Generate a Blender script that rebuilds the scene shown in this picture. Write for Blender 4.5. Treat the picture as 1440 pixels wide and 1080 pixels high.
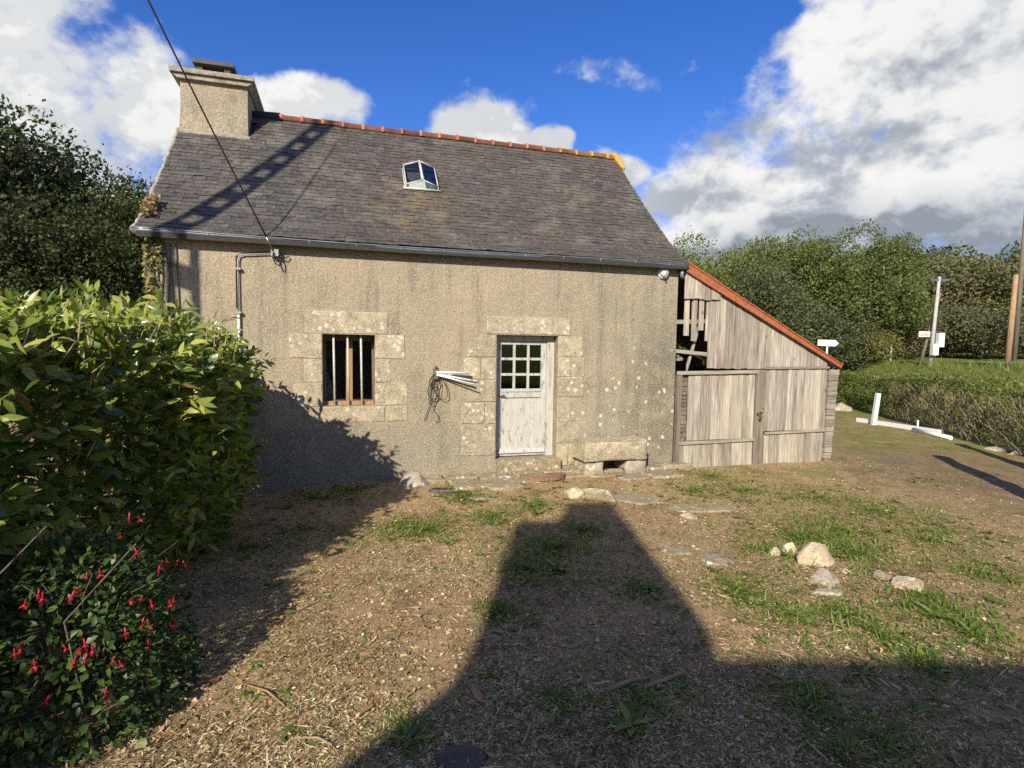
import bpy, math, random
import numpy as np
from mathutils import Matrix, Vector, Euler

for _o in list(bpy.data.objects):
    bpy.data.objects.remove(_o)
scene = bpy.context.scene
COL = scene.collection
R = math.radians

# ------------------------------------------------------------------ camera
CAM_H = 1.65
cam_data = bpy.data.cameras.new('camera')
cam_data.sensor_width = 36.0
cam_data.lens = 20.0
cam_data.clip_end = 2000.0
cam_data.clip_start = 0.05
camera = bpy.data.objects.new('camera', cam_data)
COL.objects.link(camera)
CAM_ROT = Matrix.Rotation(R(90 - 3.71), 4, 'X') @ Matrix.Rotation(R(0.83), 4, 'Z')
camera.matrix_world = Matrix.Translation((0, 0, CAM_H)) @ CAM_ROT
scene.camera = camera

# ------------------------------------------------------------------ light
SUN_AZ = R(17.0)      # light travels towards +y, turned this far towards +x
SUN_EL = R(30.0)
SUN = Vector((math.sin(SUN_AZ) * math.cos(SUN_EL), math.cos(SUN_AZ) * math.cos(SUN_EL), -math.sin(SUN_EL)))
sun_data = bpy.data.lights.new('sun', 'SUN')
sun_data.energy = 5.0
sun_data.angle = R(0.53)
sun_data.color = (1.0, 0.915, 0.775)
sun = bpy.data.objects.new('sun', sun_data)
COL.objects.link(sun)
sun.rotation_euler = SUN.to_track_quat('-Z', 'Y').to_euler()
sun.location = (-20, -60, 40)

scene.view_settings.view_transform = 'Standard'
scene.view_settings.look = 'None'
scene.view_settings.gamma = 1.0
scene.view_settings.exposure = 0.42
scene.view_settings.use_curve_mapping = False
scene.cycles.use_denoising = False
scene.cycles.sample_clamp_indirect = 4.0
scene.cycles.max_bounces = 5
scene.cycles.diffuse_bounces = 3
scene.cycles.glossy_bounces = 2
scene.cycles.transparent_max_bounces = 12

# ------------------------------------------------------------------ node helper
class NT:
    def __init__(s, tree):
        s.t = tree
    def node(s, typ, **kw):
        n = s.t.nodes.new(typ)
        for k, v in kw.items():
            setattr(n, k, v)
        return n
    def put(s, sock, v):
        if v is None:
            return
        if hasattr(v, 'is_output'):
            s.t.links.new(v, sock)
        else:
            if isinstance(v, (tuple, list)) and len(v) == 3 and sock.type == 'RGBA':
                v = (*v, 1.0)
            sock.default_value = v
    def math(s, op, a, b=None, c=None, clamp=False):
        n = s.node('ShaderNodeMath', operation=op, use_clamp=clamp)
        for i, v in enumerate((a, b, c)):
            s.put(n.inputs[i], v)
        return n.outputs[0]
    def add(s, a, b): return s.math('ADD', a, b)
    def sub(s, a, b): return s.math('SUBTRACT', a, b)
    def mul(s, a, b): return s.math('MULTIPLY', a, b)
    def mx(s, a, b): return s.math('MAXIMUM', a, b)
    def mn(s, a, b): return s.math('MINIMUM', a, b)
    def vm(s, op, a, b=None):
        n = s.node('ShaderNodeVectorMath', operation=op)
        s.put(n.inputs[0], a)
        s.put(n.inputs[1], b)
        return n.outputs['Value'] if op in ('LENGTH', 'DOT_PRODUCT', 'DISTANCE') else n.outputs[0]
    def sep(s, v):
        n = s.node('ShaderNodeSeparateXYZ')
        s.put(n.inputs[0], v)
        return n.outputs[0], n.outputs[1], n.outputs[2]
    def comb(s, x, y, z):
        n = s.node('ShaderNodeCombineXYZ')
        for i, v in enumerate((x, y, z)):
            s.put(n.inputs[i], v)
        return n.outputs[0]
    def noise(s, vec, scale, detail=4, rough=0.55, dist=0.0, color=False):
        n = s.node('ShaderNodeTexNoise')
        s.put(n.inputs['Vector'], vec)
        s.put(n.inputs['Scale'], scale)
        s.put(n.inputs['Detail'], detail)
        s.put(n.inputs['Roughness'], rough)
        s.put(n.inputs['Distortion'], dist)
        return n.outputs['Color' if color else 'Fac']
    def voro(s, vec, scale, feature='F1', out='Distance', rand=1.0):
        n = s.node('ShaderNodeTexVoronoi', feature=feature)
        s.put(n.inputs['Vector'], vec)
        s.put(n.inputs['Scale'], scale)
        s.put(n.inputs['Randomness'], rand)
        return n.outputs[out]
    def ramp(s, fac, stops, interp='LINEAR'):
        n = s.node('ShaderNodeValToRGB')
        cr = n.color_ramp
        cr.interpolation = interp
        while len(cr.elements) < len(stops):
            cr.elements.new(0.5)
        for e, (p, c) in zip(cr.elements, stops):
            e.position = p
            e.color = (*c, 1.0) if len(c) == 3 else c
        s.put(n.inputs[0], fac)
        return n.outputs[0]
    def mix(s, fac, a, b, mode='MIX'):
        n = s.node('ShaderNodeMix', data_type='RGBA', blend_type=mode)
        n.clamp_factor = True
        s.put(n.inputs[0], fac)
        s.put(n.inputs[6], a)
        s.put(n.inputs[7], b)
        return n.outputs[2]
    def mapr(s, x, a, b, c=0.0, d=1.0, smooth=True):
        n = s.node('ShaderNodeMapRange', interpolation_type='SMOOTHSTEP' if smooth else 'LINEAR')
        s.put(n.inputs[0], x)
        for i, v in enumerate((a, b, c, d)):
            s.put(n.inputs[i + 1], v)
        return n.outputs[0]
    def attr(s, name, typ='GEOMETRY'):
        n = s.node('ShaderNodeAttribute', attribute_type=typ, attribute_name=name)
        return n.outputs['Fac']
    def obj(s):
        return s.node('ShaderNodeTexCoord').outputs['Object']
    def pos(s):
        return s.node('ShaderNodeNewGeometry').outputs['Position']
    def rnd(s):
        return s.node('ShaderNodeObjectInfo').outputs['Random']
    def bump(s, h, strength=0.5, dist=0.01, normal=None):
        n = s.node('ShaderNodeBump')
        s.put(n.inputs['Strength'], strength)
        s.put(n.inputs['Distance'], dist)
        s.put(n.inputs['Height'], h)
        if normal is not None:
            s.put(n.inputs['Normal'], normal)
        return n.outputs[0]

# ------------------------------------------------------------------ world: sky with cumulus
world = bpy.data.worlds.new('World')
scene.world = world
world.use_nodes = True
wt = world.node_tree
wt.nodes.clear()
w = NT(wt)
sky = w.node('ShaderNodeTexSky', sky_type='NISHITA')
sky.sun_disc = False
sky.sun_elevation = SUN_EL
sky.sun_rotation = R(180.0) + SUN_AZ      # the sun stands behind the camera, a little to the left
sky.air_density = 1.0
sky.dust_density = 0.25
sky.ozone_density = 3.0
direction = w.node('ShaderNodeTexCoord').outputs['Generated']
dx, dy, dz = w.sep(direction)
az = w.math('ARCTAN2', dx, dy)
el = w.math('ARCSINE', dz)
plane = w.comb(az, el, 0.0)
warp = w.noise(direction, 5.0, 3, 0.55, color=True)
warp = w.vm('MULTIPLY', w.vm('SUBTRACT', warp, (0.5, 0.5, 0.5)), (0.20, 0.13, 0.0))
pw = w.vm('ADD', plane, warp)
# cumulus banks: azimuth, elevation, half width, half height (radians)
BANKS = [(-0.86, 0.42, 0.30, 0.24), (-0.56, 0.33, 0.10, 0.13), (-0.75, 0.30, 0.22, 0.13),
         (-0.37, 0.36, 0.12, 0.055), (-0.05, 0.345, 0.125, 0.062), (0.06, 0.32, 0.05, 0.04), (0.165, 0.285, 0.06, 0.04), (0.24, 0.20, 0.08, 0.08),
         (0.64, 0.27, 0.36, 0.20), (0.46, 0.20, 0.26, 0.13), (0.78, 0.46, 0.34, 0.21), (0.33, 0.20, 0.20, 0.14),
         (1.15, 0.35, 0.35, 0.28), (0.56, 0.39, 0.16, 0.14), (-0.6, 0.14, 1.0, 0.10), (-1.5, 0.4, 0.35, 0.2)]
mask = None
for (a0, e0, ra, re) in BANKS:
    d = w.vm('SUBTRACT', pw, (a0, e0, 0.0))
    d = w.vm('MULTIPLY', d, (1 / ra, 1 / re, 0.0))
    m = w.mapr(w.vm('LENGTH', d), 1.35, 0.35)
    mask = m if mask is None else w.mx(mask, m)
# the rest of the sky carries the same kind of broken cloud
loose = w.mul(w.mapr(w.noise(direction, 2.3, 2, 0.5), 0.50, 0.66), w.mapr(w.math('ABSOLUTE', az), 0.95, 1.25))
mask = w.mx(mask, loose)
wisp_d = w.vm('MULTIPLY', w.vm('SUBTRACT', pw, (0.215, 0.42, 0.0)), (1 / 0.13, 1 / 0.055, 0.0))
wisp = w.mul(w.mapr(w.vm('LENGTH', wisp_d), 1.1, 0.1), 0.55)
mask = w.mx(mask, wisp)
cvec = w.vm('MULTIPLY', direction, (1.0, 1.0, 1.35))
fb = w.add(w.mul(w.noise(cvec, 5.5, 8, 0.62, 0.1), 0.6), w.mul(w.noise(cvec, 15.0, 6, 0.62, 0.2), 0.4))
dens = w.add(mask, w.mul(w.sub(fb, 0.5), 2.5))
cover = w.mapr(dens, 0.34, 0.84)
# light and dark sides of the clouds: compare the cloud with itself a little towards the sun (behind, left, up)
cvec2 = w.vm('ADD', cvec, (-0.035, -0.03, 0.045))
fb_s = w.noise(cvec, 5.0, 5, 0.52, 0.1)
fb_s2 = w.noise(cvec2, 5.0, 5, 0.52, 0.1)
cvec3 = w.vm('ADD', cvec, (-0.012, -0.010, 0.018))
fine_d = w.sub(w.noise(cvec, 13.0, 5, 0.6, 0.2), w.noise(cvec3, 13.0, 5, 0.6, 0.2))
lit = w.mapr(w.add(w.sub(fb_s, fb_s2), w.mul(fine_d, 0.55)), -0.17, 0.10, 0.20, 1.0)
base_d = w.vm('MULTIPLY', w.vm('SUBTRACT', pw, (0.72, 0.150, 0.0)), (1 / 0.55, 1 / 0.075, 0.0))
base_dark = w.mapr(w.vm('LENGTH', base_d), 1.2, 0.3)
thick = w.mapr(dens, 0.6, 1.4)
lit = w.math('SUBTRACT', lit, w.mul(base_dark, 0.6), clamp=True)
bank = w.mapr(w.vm('DISTANCE', pw, (0.80, 0.30, 0.0)), 0.75, 0.35)
lit = w.mx(lit, w.mul(w.sub(1.0, bank), w.mapr(el, 0.02, 0.36, 0.35, 0.72)))
lit = w.math('SUBTRACT', lit, w.mul(w.mapr(w.noise(cvec, 3.2, 3, 0.5), 0.42, 0.72), 0.14), clamp=True)
cloud_col = w.ramp(lit, [(0.0, (0.23, 0.26, 0.30)), (0.30, (0.35, 0.38, 0.42)), (0.62, (0.51, 0.53, 0.55)), (1.0, (0.70, 0.695, 0.68))])
SKY_STRENGTH = 0.11
hsv = w.node('ShaderNodeHueSaturation')
hsv.inputs['Hue'].default_value = 0.503
hsv.inputs['Saturation'].default_value = 1.32
hsv.inputs['Value'].default_value = 1.06
w.put(hsv.inputs['Color'], sky.outputs[0])
blue = w.mix(1.0, hsv.outputs[0], (0.98, 0.78, 1.04), 'MULTIPLY')
cloud_scaled = w.mix(1.0, cloud_col, (1 / SKY_STRENGTH,) * 3, 'MULTIPLY')
wcol = w.mix(w.mul(cover, w.mapr(dz, -0.02, 0.03)), blue, cloud_scaled)
bg = w.node('ShaderNodeBackground')
w.put(bg.inputs['Color'], wcol)
bg.inputs['Strength'].default_value = SKY_STRENGTH
wo = w.node('ShaderNodeOutputWorld')
wt.links.new(bg.outputs[0], wo.inputs[0])

# ------------------------------------------------------------------ mesh helpers
def link(o, parent=None):
    COL.objects.link(o)
    if parent is not None:
        o.parent = parent
    return o

def tag(o, label=None, category=None, group=None, kind=None):
    if label: o['label'] = label
    if category: o['category'] = category
    if group: o['group'] = group
    if kind: o['kind'] = kind
    return o

def empty(name, loc=(0, 0, 0), rz=0.0):
    o = bpy.data.objects.new(name, None)
    o.empty_display_size = 0.2
    o.location = loc
    o.rotation_euler = (0, 0, rz)
    return link(o)

class MB:
    """collects vertices and faces for one mesh object"""
    def __init__(s):
        s.v, s.f, s.sm = [], [], []
    def face(s, pts):
        i = len(s.v)
        s.v += [tuple(p) for p in pts]
        s.f.append(tuple(range(i, i + len(pts))))
        s.sm.append(False)
    def box(s, x0, x1, y0, y1, z0, z1, M=None, jit=0.0, rng=random):
        i = len(s.v)
        for x, y, z in ((x0, y0, z0), (x1, y0, z0), (x1, y1, z0), (x0, y1, z0), (x0, y0, z1), (x1, y0, z1), (x1, y1, z1), (x0, y1, z1)):
            p = Vector((x + rng.uniform(-jit, jit), y + rng.uniform(-jit, jit), z + rng.uniform(-jit, jit)))
            s.v.append(tuple(M @ p) if M else tuple(p))
        for f in ((0, 3, 2, 1), (4, 5, 6, 7), (0, 1, 5, 4), (1, 2, 6, 5), (2, 3, 7, 6), (3, 0, 4, 7)):
            s.f.append(tuple(i + k for k in f))
            s.sm.append(False)
    def tube(s, pts, radii, n=8, caps=True, smooth=True):
        pts = [Vector(p) for p in pts]
        if not hasattr(radii, '__len__'):
            radii = [radii] * len(pts)
        i0 = len(s.v)
        up = Vector((0, 0, 1))
        prev = None
        for k, p in enumerate(pts):
            a = pts[max(k - 1, 0)]; b = pts[min(k + 1, len(pts) - 1)]
            t = (b - a).normalized()
            if prev is None:
                x = t.cross(up if abs(t.z) < 0.95 else Vector((1, 0, 0))).normalized()
            else:
                x = (prev - t * prev.dot(t)).normalized()
            prev = x
            y = t.cross(x)
            for j in range(n):
                an = 2 * math.pi * j / n
                s.v.append(tuple(p + (x * math.cos(an) + y * math.sin(an)) * radii[k]))
        for k in range(len(pts) - 1):
            for j in range(n):
                a = i0 + k * n + j; b = i0 + k * n + (j + 1) % n
                s.f.append((a, b, b + n, a + n)); s.sm.append(smooth)
        if caps:
            s.f.append(tuple(i0 + j for j in reversed(range(n)))); s.sm.append(False)
            e = i0 + (len(pts) - 1) * n
            s.f.append(tuple(e + j for j in range(n))); s.sm.append(False)
    def prism(s, poly, axis, a, b):
        """closed polygon (two coordinates) extruded along axis from a to b"""
        def P(q, c):
            return {'x': (c, q[0], q[1]), 'y': (q[0], c, q[1]), 'z': (q[0], q[1], c)}[axis]
        n = len(poly)
        i = len(s.v)
        s.v += [P(q, a) for q in poly] + [P(q, b) for q in poly]
        s.f.append(tuple(i + k for k in range(n))); s.sm.append(False)
        s.f.append(tuple(i + n + k for k in reversed(range(n)))); s.sm.append(False)
        for k in range(n):
            j = (k + 1) % n
            s.f.append((i + j, i + k, i + n + k, i + n + j)); s.sm.append(False)
    def mesh(s, name, material=None, fix=True):
        me = bpy.data.meshes.new(name)
        me.from_pydata(s.v, [], s.f)
        me.polygons.foreach_set('use_smooth', s.sm)
        if fix:
            import bmesh
            bm = bmesh.new(); bm.from_mesh(me)
            bmesh.ops.recalc_face_normals(bm, faces=bm.faces)
            bm.to_mesh(me); bm.free()
        if material: me.materials.append(material)
        return me
    def build(s, name, material=None, parent=None, fix=True):
        o = bpy.data.objects.new(name, s.mesh(name, material, fix))
        return link(o, parent)

def fast_mesh(name, V, T, material, attrs=None, smooth=True):
    """large triangle mesh from numpy arrays"""
    V = np.ascontiguousarray(V, dtype=np.float32); T = np.ascontiguousarray(T, dtype=np.int32)
    k = T.shape[1]
    me = bpy.data.meshes.new(name)
    me.vertices.add(len(V)); me.vertices.foreach_set('co', V.ravel())
    me.loops.add(T.size); me.loops.foreach_set('vertex_index', T.ravel())
    me.polygons.add(len(T))
    me.polygons.foreach_set('loop_start', np.arange(0, T.size, k, dtype=np.int32))
    me.update(calc_edges=True)
    for an, arr in (attrs or {}).items():
        a = me.attributes.new(an, 'FLOAT', 'POINT')
        a.data.foreach_set('value', np.ascontiguousarray(arr, dtype=np.float32))
    me.polygons.foreach_set('use_smooth', np.full(len(T), smooth))
    me.materials.append(material)
    return me

def unit(a):
    return a / np.maximum(np.linalg.norm(a, axis=-1, keepdims=True), 1e-9)

LEAF8 = np.array([[0, 0, 0], [0.33, -0.5, 0.10], [0.33, 0, 0], [0.33, 0.5, 0.10], [0.70, -0.38, 0.09], [0.70, 0, 0.0], [0.70, 0.38, 0.09], [1, 0, 0]])
LEAF8_T = np.array([[0, 2, 1], [0, 3, 2], [1, 2, 5], [1, 5, 4], [2, 3, 6], [2, 6, 5], [4, 5, 7], [5, 6, 7]])
LEAF4 = np.array([[0, 0, 0], [0.5, -0.5, 0.14], [1, 0, 0], [0.5, 0.5, 0.14]])
LEAF4_T = np.array([[0, 2, 1], [0, 3, 2]])
BLADE = np.array([[0, -0.5, 0], [0, 0.5, 0], [0.55, -0.38, 0.0], [0.55, 0.38, 0.0], [1, 0, 0]])
BLADE_T = np.array([[0, 1, 3], [0, 3, 2], [2, 3, 4]])

def scatter(shape, tris, C, ax, nr, L, W, droop=None, rnd=None):
    """copies of a leaf shape: base C, along ax, facing nr; droop bends the tip down"""
    n = len(C)
    ax = unit(ax)
    side = unit(np.cross(nr, ax))
    nn = np.cross(ax, side)
    S = shape
    P = (C[:, None, :] + ax[:, None, :] * (S[None, :, 0:1] * L[:, None, None])
         + side[:, None, :] * (S[None, :, 1:2] * W[:, None, None])
         + nn[:, None, :] * (S[None, :, 2:3] * W[:, None, None]))
    if droop is not None:
        P = P - nn[:, None, :] * (S[None, :, 0:1] ** 2 * (droop * L)[:, None, None])
    k = len(S)
    T = (np.arange(n)[:, None, None] * k + tris[None]).reshape(-1, 3)
    r = np.repeat(rnd if rnd is not None else np.random.rand(n), k)
    return P.reshape(-1, 3), T, r

def join_arrays(parts):
    V, T, Rr, o = [], [], [], 0
    for v, t, r in parts:
        V.append(v); T.append(t + o); Rr.append(r); o += len(v)
    return np.concatenate(V), np.concatenate(T), np.concatenate(Rr)

def hash2(i, j, s=0):
    h = np.sin(i * 127.1 + j * 311.7 + s * 74.7) * 43758.5453
    return h - np.floor(h)

def vnoise(x, y, s=0):
    i, j = np.floor(x), np.floor(y)
    fx, fy = x - i, y - j
    fx = fx * fx * (3 - 2 * fx); fy = fy * fy * (3 - 2 * fy)
    return ((hash2(i, j, s) * (1 - fx) + hash2(i + 1, j, s) * fx) * (1 - fy)
            + (hash2(i, j + 1, s) * (1 - fx) + hash2(i + 1, j + 1, s) * fx) * fy)

def fbm(x, y, s=0, oct=4):
    v, a, t = 0, 1, 0
    for k in range(oct):
        v = v + a * vnoise(x * 2 ** k, y * 2 ** k, s + k * 3.1); t += a; a *= 0.5
    return v / t

def sstep(a, b, x):
    t = np.clip((x - a) / (b - a), 0, 1)
    return t * t * (3 - 2 * t)

# ------------------------------------------------------------------ the lie of the land
HP, HQ = np.array([8.6, 8.6]), np.array([11.0, 19.6])       # foot of the boundary hedge
HD = (HQ - HP) / np.linalg.norm(HQ - HP)
HN = np.array([HD[1], -HD[0]])                              # points away from the yard
FA = R(16.6)                                                # the front of the cottage is turned this far
FU = np.array([math.cos(FA), math.sin(FA)]); FN = np.array([-math.sin(FA), math.cos(FA)])
F0 = np.array([0.214, 7.628])                               # foot of the door

def ground_z(x, y):
    x = np.asarray(x, float); y = np.asarray(y, float)
    s = (x - HP[0]) * HN[0] + (y - HP[1]) * HN[1]
    z = -0.10 + 1.38 * sstep(0.4, 3.6, s) + 0.025 * np.clip(s - 6, 0, 60)
    z = z + 2.2 * sstep(22, 60, y) * sstep(0, 14, x)
    u = (x - F0[0]) * FU[0] + (y - F0[1]) * FU[1]; v = (x - F0[0]) * FN[0] + (y - F0[1]) * FN[1]
    z = z + 0.055 * sstep(-3.2, -2.2, u) * (1 - sstep(1.9, 2.5, u)) * sstep(-1.4, -0.4, v)
    near = 1 - sstep(12, 40, np.hypot(x, y))
    z = z + near * (0.05 * (fbm(x * 0.8, y * 0.8, 3) - 0.5) + 0.022 * (fbm(x * 5, y * 5, 7) - 0.5))
    return z

def gz(x, y):
    return float(ground_z(np.array([x]), np.array([y]))[0])

ROT3 = np.array(CAM_ROT.to_3x3())
def sight(px, py):
    return ROT3 @ np.array([(px - 720) / 800.0, -(py - 540) / 800.0, -1.0])
def G(px, py):
    """the spot of ground that the photograph shows there"""
    d = sight(px, py)
    z = -0.1
    for _ in range(12):
        t = (z - CAM_H) / d[2]
        x, y = d[0] * t, d[1] * t
        z = 0.5 * z + 0.5 * gz(x, y)
    return x, y, gz(x, y)
def at(px, py, depth):
    d = sight(px, py); t = depth / d[1]
    return Vector((d[0] * t, d[1] * t, CAM_H + d[2] * t))

# ------------------------------------------------------------------ materials
def material(name):
    m = bpy.data.materials.new(name)
    m.use_nodes = True
    t = m.node_tree
    b = t.nodes['Principled BSDF']
    return m, NT(t), b

def simple(name, col, rough=0.6, metal=0.0, vary=0.25, scale=14.0, bump=0.15, bscale=60.0, dist=0.004, per_object=0.0):
    m, n, b = material(name)
    c = n.obj()
    f = n.noise(c, scale, 5, 0.6)
    lo = tuple(x * (1 - vary) for x in col); hi = tuple(min(1, x * (1 + vary)) for x in col)
    colr = n.ramp(f, [(0.3, lo), (0.7, hi)])
    if per_object:
        k = n.mapr(n.rnd(), 0, 1, 1 - per_object, 1 + per_object, smooth=False)
        colr = n.mix(1.0, colr, n.comb(k, k, k), 'MULTIPLY')
    n.put(b.inputs['Base Color'], colr)
    b.inputs['Roughness'].default_value = rough
    b.inputs['Metallic'].default_value = metal
    if bump:
        n.put(b.inputs['Normal'], n.bump(n.noise(c, bscale, 4, 0.6), bump, dist))
    return m

def make_roughcast(name, chimney=False):
    m, n, b = material(name)
    c = n.obj()
    x, y, z = n.sep(c)
    big = n.noise(c, 0.9, 5, 0.65)
    mid = n.noise(c, 5.0, 5, 0.65)
    fine = n.noise(c, 46.0, 6, 0.8)
    grit = n.voro(c, 75.0)
    tan = n.ramp(big, [(0.34, (0.29, 0.255, 0.190)), (0.48, (0.375, 0.312, 0.228)), (0.64, (0.425, 0.335, 0.238))])
    grey = n.ramp(mid, [(0.3, (0.20, 0.185, 0.150)), (0.7, (0.36, 0.335, 0.275))])
    col = n.mix(n.mapr(mid, 0.48, 0.72, 0.0, 0.75), tan, grey)
    # rain streaks
    st = n.noise(n.vm('MULTIPLY', c, (5.0, 5.0, 0.45)), 1.6, 4, 0.6)
    col = n.mix(n.mapr(st, 0.50, 0.74, 0.0, 0.6), col, (0.165, 0.152, 0.122))
    st2 = n.noise(n.vm('MULTIPLY', c, (9.0, 9.0, 0.7)), 2.0, 5, 0.65)
    col = n.mix(n.mapr(st2, 0.54, 0.70, 0.0, 0.4), col, (0.50, 0.455, 0.36))
    if not chimney:
        wob = n.mul(n.sub(n.noise(c, 2.2, 3, 0.6), 0.5), 0.35)
        # grey cement repair along the foot of the wall
        low = n.mapr(n.add(z, wob), 0.70, 0.58)
        col = n.mix(n.mul(low, 0.5), col, n.ramp(mid, [(0.3, (0.215, 0.20, 0.165)), (0.7, (0.335, 0.31, 0.255))]))
        # damp dark corner beside the shed
        greyer = n.mul(n.mapr(n.add(x, n.mul(n.sub(big, 0.5), 4.0)), -0.3, 1.6), n.mapr(mid, 0.30, 0.62, 0.25, 0.8))
        col = n.mix(n.mul(greyer, 0.75), col, n.ramp(st, [(0.35, (0.345, 0.325, 0.26)), (0.62, (0.205, 0.188, 0.145))]))
        damp = n.mul(n.mapr(n.add(x, n.mul(wob, 1.6)), 1.25, 2.1), n.mapr(z, 2.6, 1.4))
        col = n.mix(n.mul(damp, n.mapr(mid, 0.35, 0.6, 0.25, 0.85)), col, (0.155, 0.145, 0.110))
    else:
        col = n.mix(n.mapr(n.noise(c, 7.0, 4, 0.6), 0.45, 0.7, 0, 0.7), col, (0.33, 0.315, 0.255))
    # grit of the roughcast
    blot = n.noise(c, 2.4, 5, 0.7)
    col = n.mix(n.mapr(blot, 0.52, 0.70, 0.0, 0.6), col, (0.185, 0.165, 0.130))
    col = n.mix(n.mapr(blot, 0.46, 0.32, 0.0, 0.5), col, (0.47, 0.375, 0.265))
    col = n.mix(n.mapr(fine, 0.52, 0.65, 0.0, 0.85), col, (0.68, 0.61, 0.47))
    col = n.mix(n.mapr(fine, 0.475, 0.35, 0.0, 0.85), col, (0.095, 0.080, 0.060))
    # pale crusts of lichen
    if not chimney:
        spot_c = n.vm('ADD', c, n.vm('MULTIPLY', n.noise(c, 30.0, 2, 0.5, color=True), (0.02, 0.02, 0.02)))
        dist = n.voro(spot_c, 8.5)
        area = n.mul(n.mapr(x, 0.30, 0.75), n.mapr(z, 1.95, 1.0))
        keep = n.mapr(n.add(n.noise(c, 3.3, 2, 0.5), n.mul(area, 0.16)), 0.60, 0.68)
        spots = n.mul(n.mapr(dist, 0.27, 0.20), n.mul(keep, n.mapr(area, 0.05, 0.4)))
        col = n.mix(n.mul(spots, 0.85), col, (0.62, 0.62, 0.53))
    crust = n.mul(n.mapr(n.noise(c, 16.0, 5, 0.7), 0.62, 0.70), n.mapr(mid, 0.5, 0.62))
    col = n.mix(n.mul(crust, 0.55), col, (0.53, 0.50, 0.38))
    col = n.mix(1.0, col, (0.955, 0.955, 0.885), 'MULTIPLY')
    n.put(b.inputs['Base Color'], col)
    b.inputs['Roughness'].default_value = 0.95
    b.inputs['Specular IOR Level'].default_value = 0.15
    h = n.add(n.mul(n.noise(c, 95.0, 4, 0.75), 0.8), n.mul(n.noise(c, 9.0, 5, 0.65), 1.3))
    n.put(b.inputs['Normal'], n.bump(h, 0.85, 0.013))
    return m

def make_granite(name, tint=(1, 1, 1)):
    m, n, b = material(name)
    c = n.pos()
    r = n.rnd()
    col = n.ramp(n.noise(c, 9.0, 5, 0.65), [(0.3, (0.28 * tint[0], 0.24 * tint[1], 0.165 * tint[2])), (0.55, (0.46 * tint[0], 0.39 * tint[1], 0.26 * tint[2])), (0.75, (0.58 * tint[0], 0.50 * tint[1], 0.33 * tint[2]))])
    col = n.mix(n.mapr(r, 0.25, 1.0, 0.0, 0.55), col, n.ramp(n.noise(c, 14.0, 4, 0.6), [(0.3, (0.21, 0.185, 0.13)), (0.7, (0.34, 0.30, 0.215))]))
    gr = n.noise(c, 45.0, 5, 0.75)
    col = n.mix(n.mapr(gr, 0.53, 0.68, 0, 0.75), col, (0.64, 0.57, 0.43))
    col = n.mix(n.mapr(gr, 0.47, 0.33, 0, 0.8), col, (0.10, 0.08, 0.055))
    spot_c = n.vm('ADD', c, n.vm('MULTIPLY', n.noise(c, 26.0, 2, 0.5, color=True), (0.03, 0.03, 0.03)))
    sp = n.mul(n.mapr(n.voro(spot_c, 12.0), 0.36, 0.26), n.mapr(n.noise(c, 4.0, 2, 0.5), 0.47, 0.56))
    col = n.mix(n.mul(sp, 0.8), col, (0.63, 0.60, 0.46))
    n.put(b.inputs['Base Color'], col)
    b.inputs['Roughness'].default_value = 0.92
    b.inputs['Specular IOR Level'].default_value = 0.2
    h = n.add(n.noise(c, 55.0, 4, 0.7), n.noise(c, 12.0, 4, 0.6))
    n.put(b.inputs['Normal'], n.bump(h, 0.8, 0.014))
    return m

def make_slate():
    m, n, b = material('slate')
    r = n.attr('rnd')
    c = n.pos()
    x, y, z = n.sep(c)
    col = n.ramp(r, [(0.0, (0.042, 0.041, 0.042)), (0.35, (0.070, 0.067, 0.064)), (0.7, (0.092, 0.087, 0.080)), (0.9, (0.078, 0.083, 0.090)), (1.0, (0.135, 0.128, 0.115))])
    grain = n.noise(c, 32.0, 5, 0.65)
    col = n.mix(n.mapr(grain, 0.45, 0.75, 0, 0.5), col, (0.15, 0.14, 0.12))
    # brown algae on the right half, ochre under the skylight
    brown = n.mul(n.mapr(x, -4.2, -0.5, 0.35, 1.0), n.mapr(n.noise(c, 1.3, 4, 0.6), 0.28, 0.55))
    col = n.mix(n.mul(brown, 0.62), col, n.ramp(grain, [(0.3, (0.060, 0.050, 0.039)), (0.7, (0.135, 0.112, 0.086))]))
    och = n.mul(n.mapr(n.vm('DISTANCE', n.vm('MULTIPLY', c, (1.0, 0.5, 0.8)), (-1.35, 4.05, 2.85)), 0.75, 0.25), n.mapr(n.noise(c, 4.5, 4, 0.6), 0.45, 0.62))
    col = n.mix(n.mul(och, 0.6), col, (0.21, 0.165, 0.075))
    li = n.mapr(n.noise(c, 26.0, 4, 0.75), 0.60, 0.68)
    col = n.mix(n.mul(li, n.mapr(n.noise(c, 2.6, 3, 0.6), 0.38, 0.58, 0.2, 0.9)), col, (0.36, 0.335, 0.26))
    ol = n.mul(n.mapr(n.noise(c, 17.0, 4, 0.7), 0.66, 0.72), 0.5)
    col = n.mix(ol, col, (0.24, 0.12, 0.03))
    pat = n.noise(c, 1.9, 6, 0.75)
    col = n.mix(n.mapr(pat, 0.50, 0.66, 0, 0.55), col, (0.20, 0.18, 0.145))
    col = n.mix(n.mapr(n.noise(c, 9.0, 5, 0.75), 0.54, 0.64, 0, 0.6), col, (0.045, 0.040, 0.035))
    col = n.mix(1.0, col, (0.97, 0.94, 0.90), 'MULTIPLY')
    n.put(b.inputs['Base Color'], col)
    n.put(b.inputs['Roughness'], n.mapr(grain, 0.3, 0.7, 0.55, 0.85))
    b.inputs['Specular IOR Level'].default_value = 0.35
    n.put(b.inputs['Normal'], n.bump(grain, 0.5, 0.008))
    return m

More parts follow.
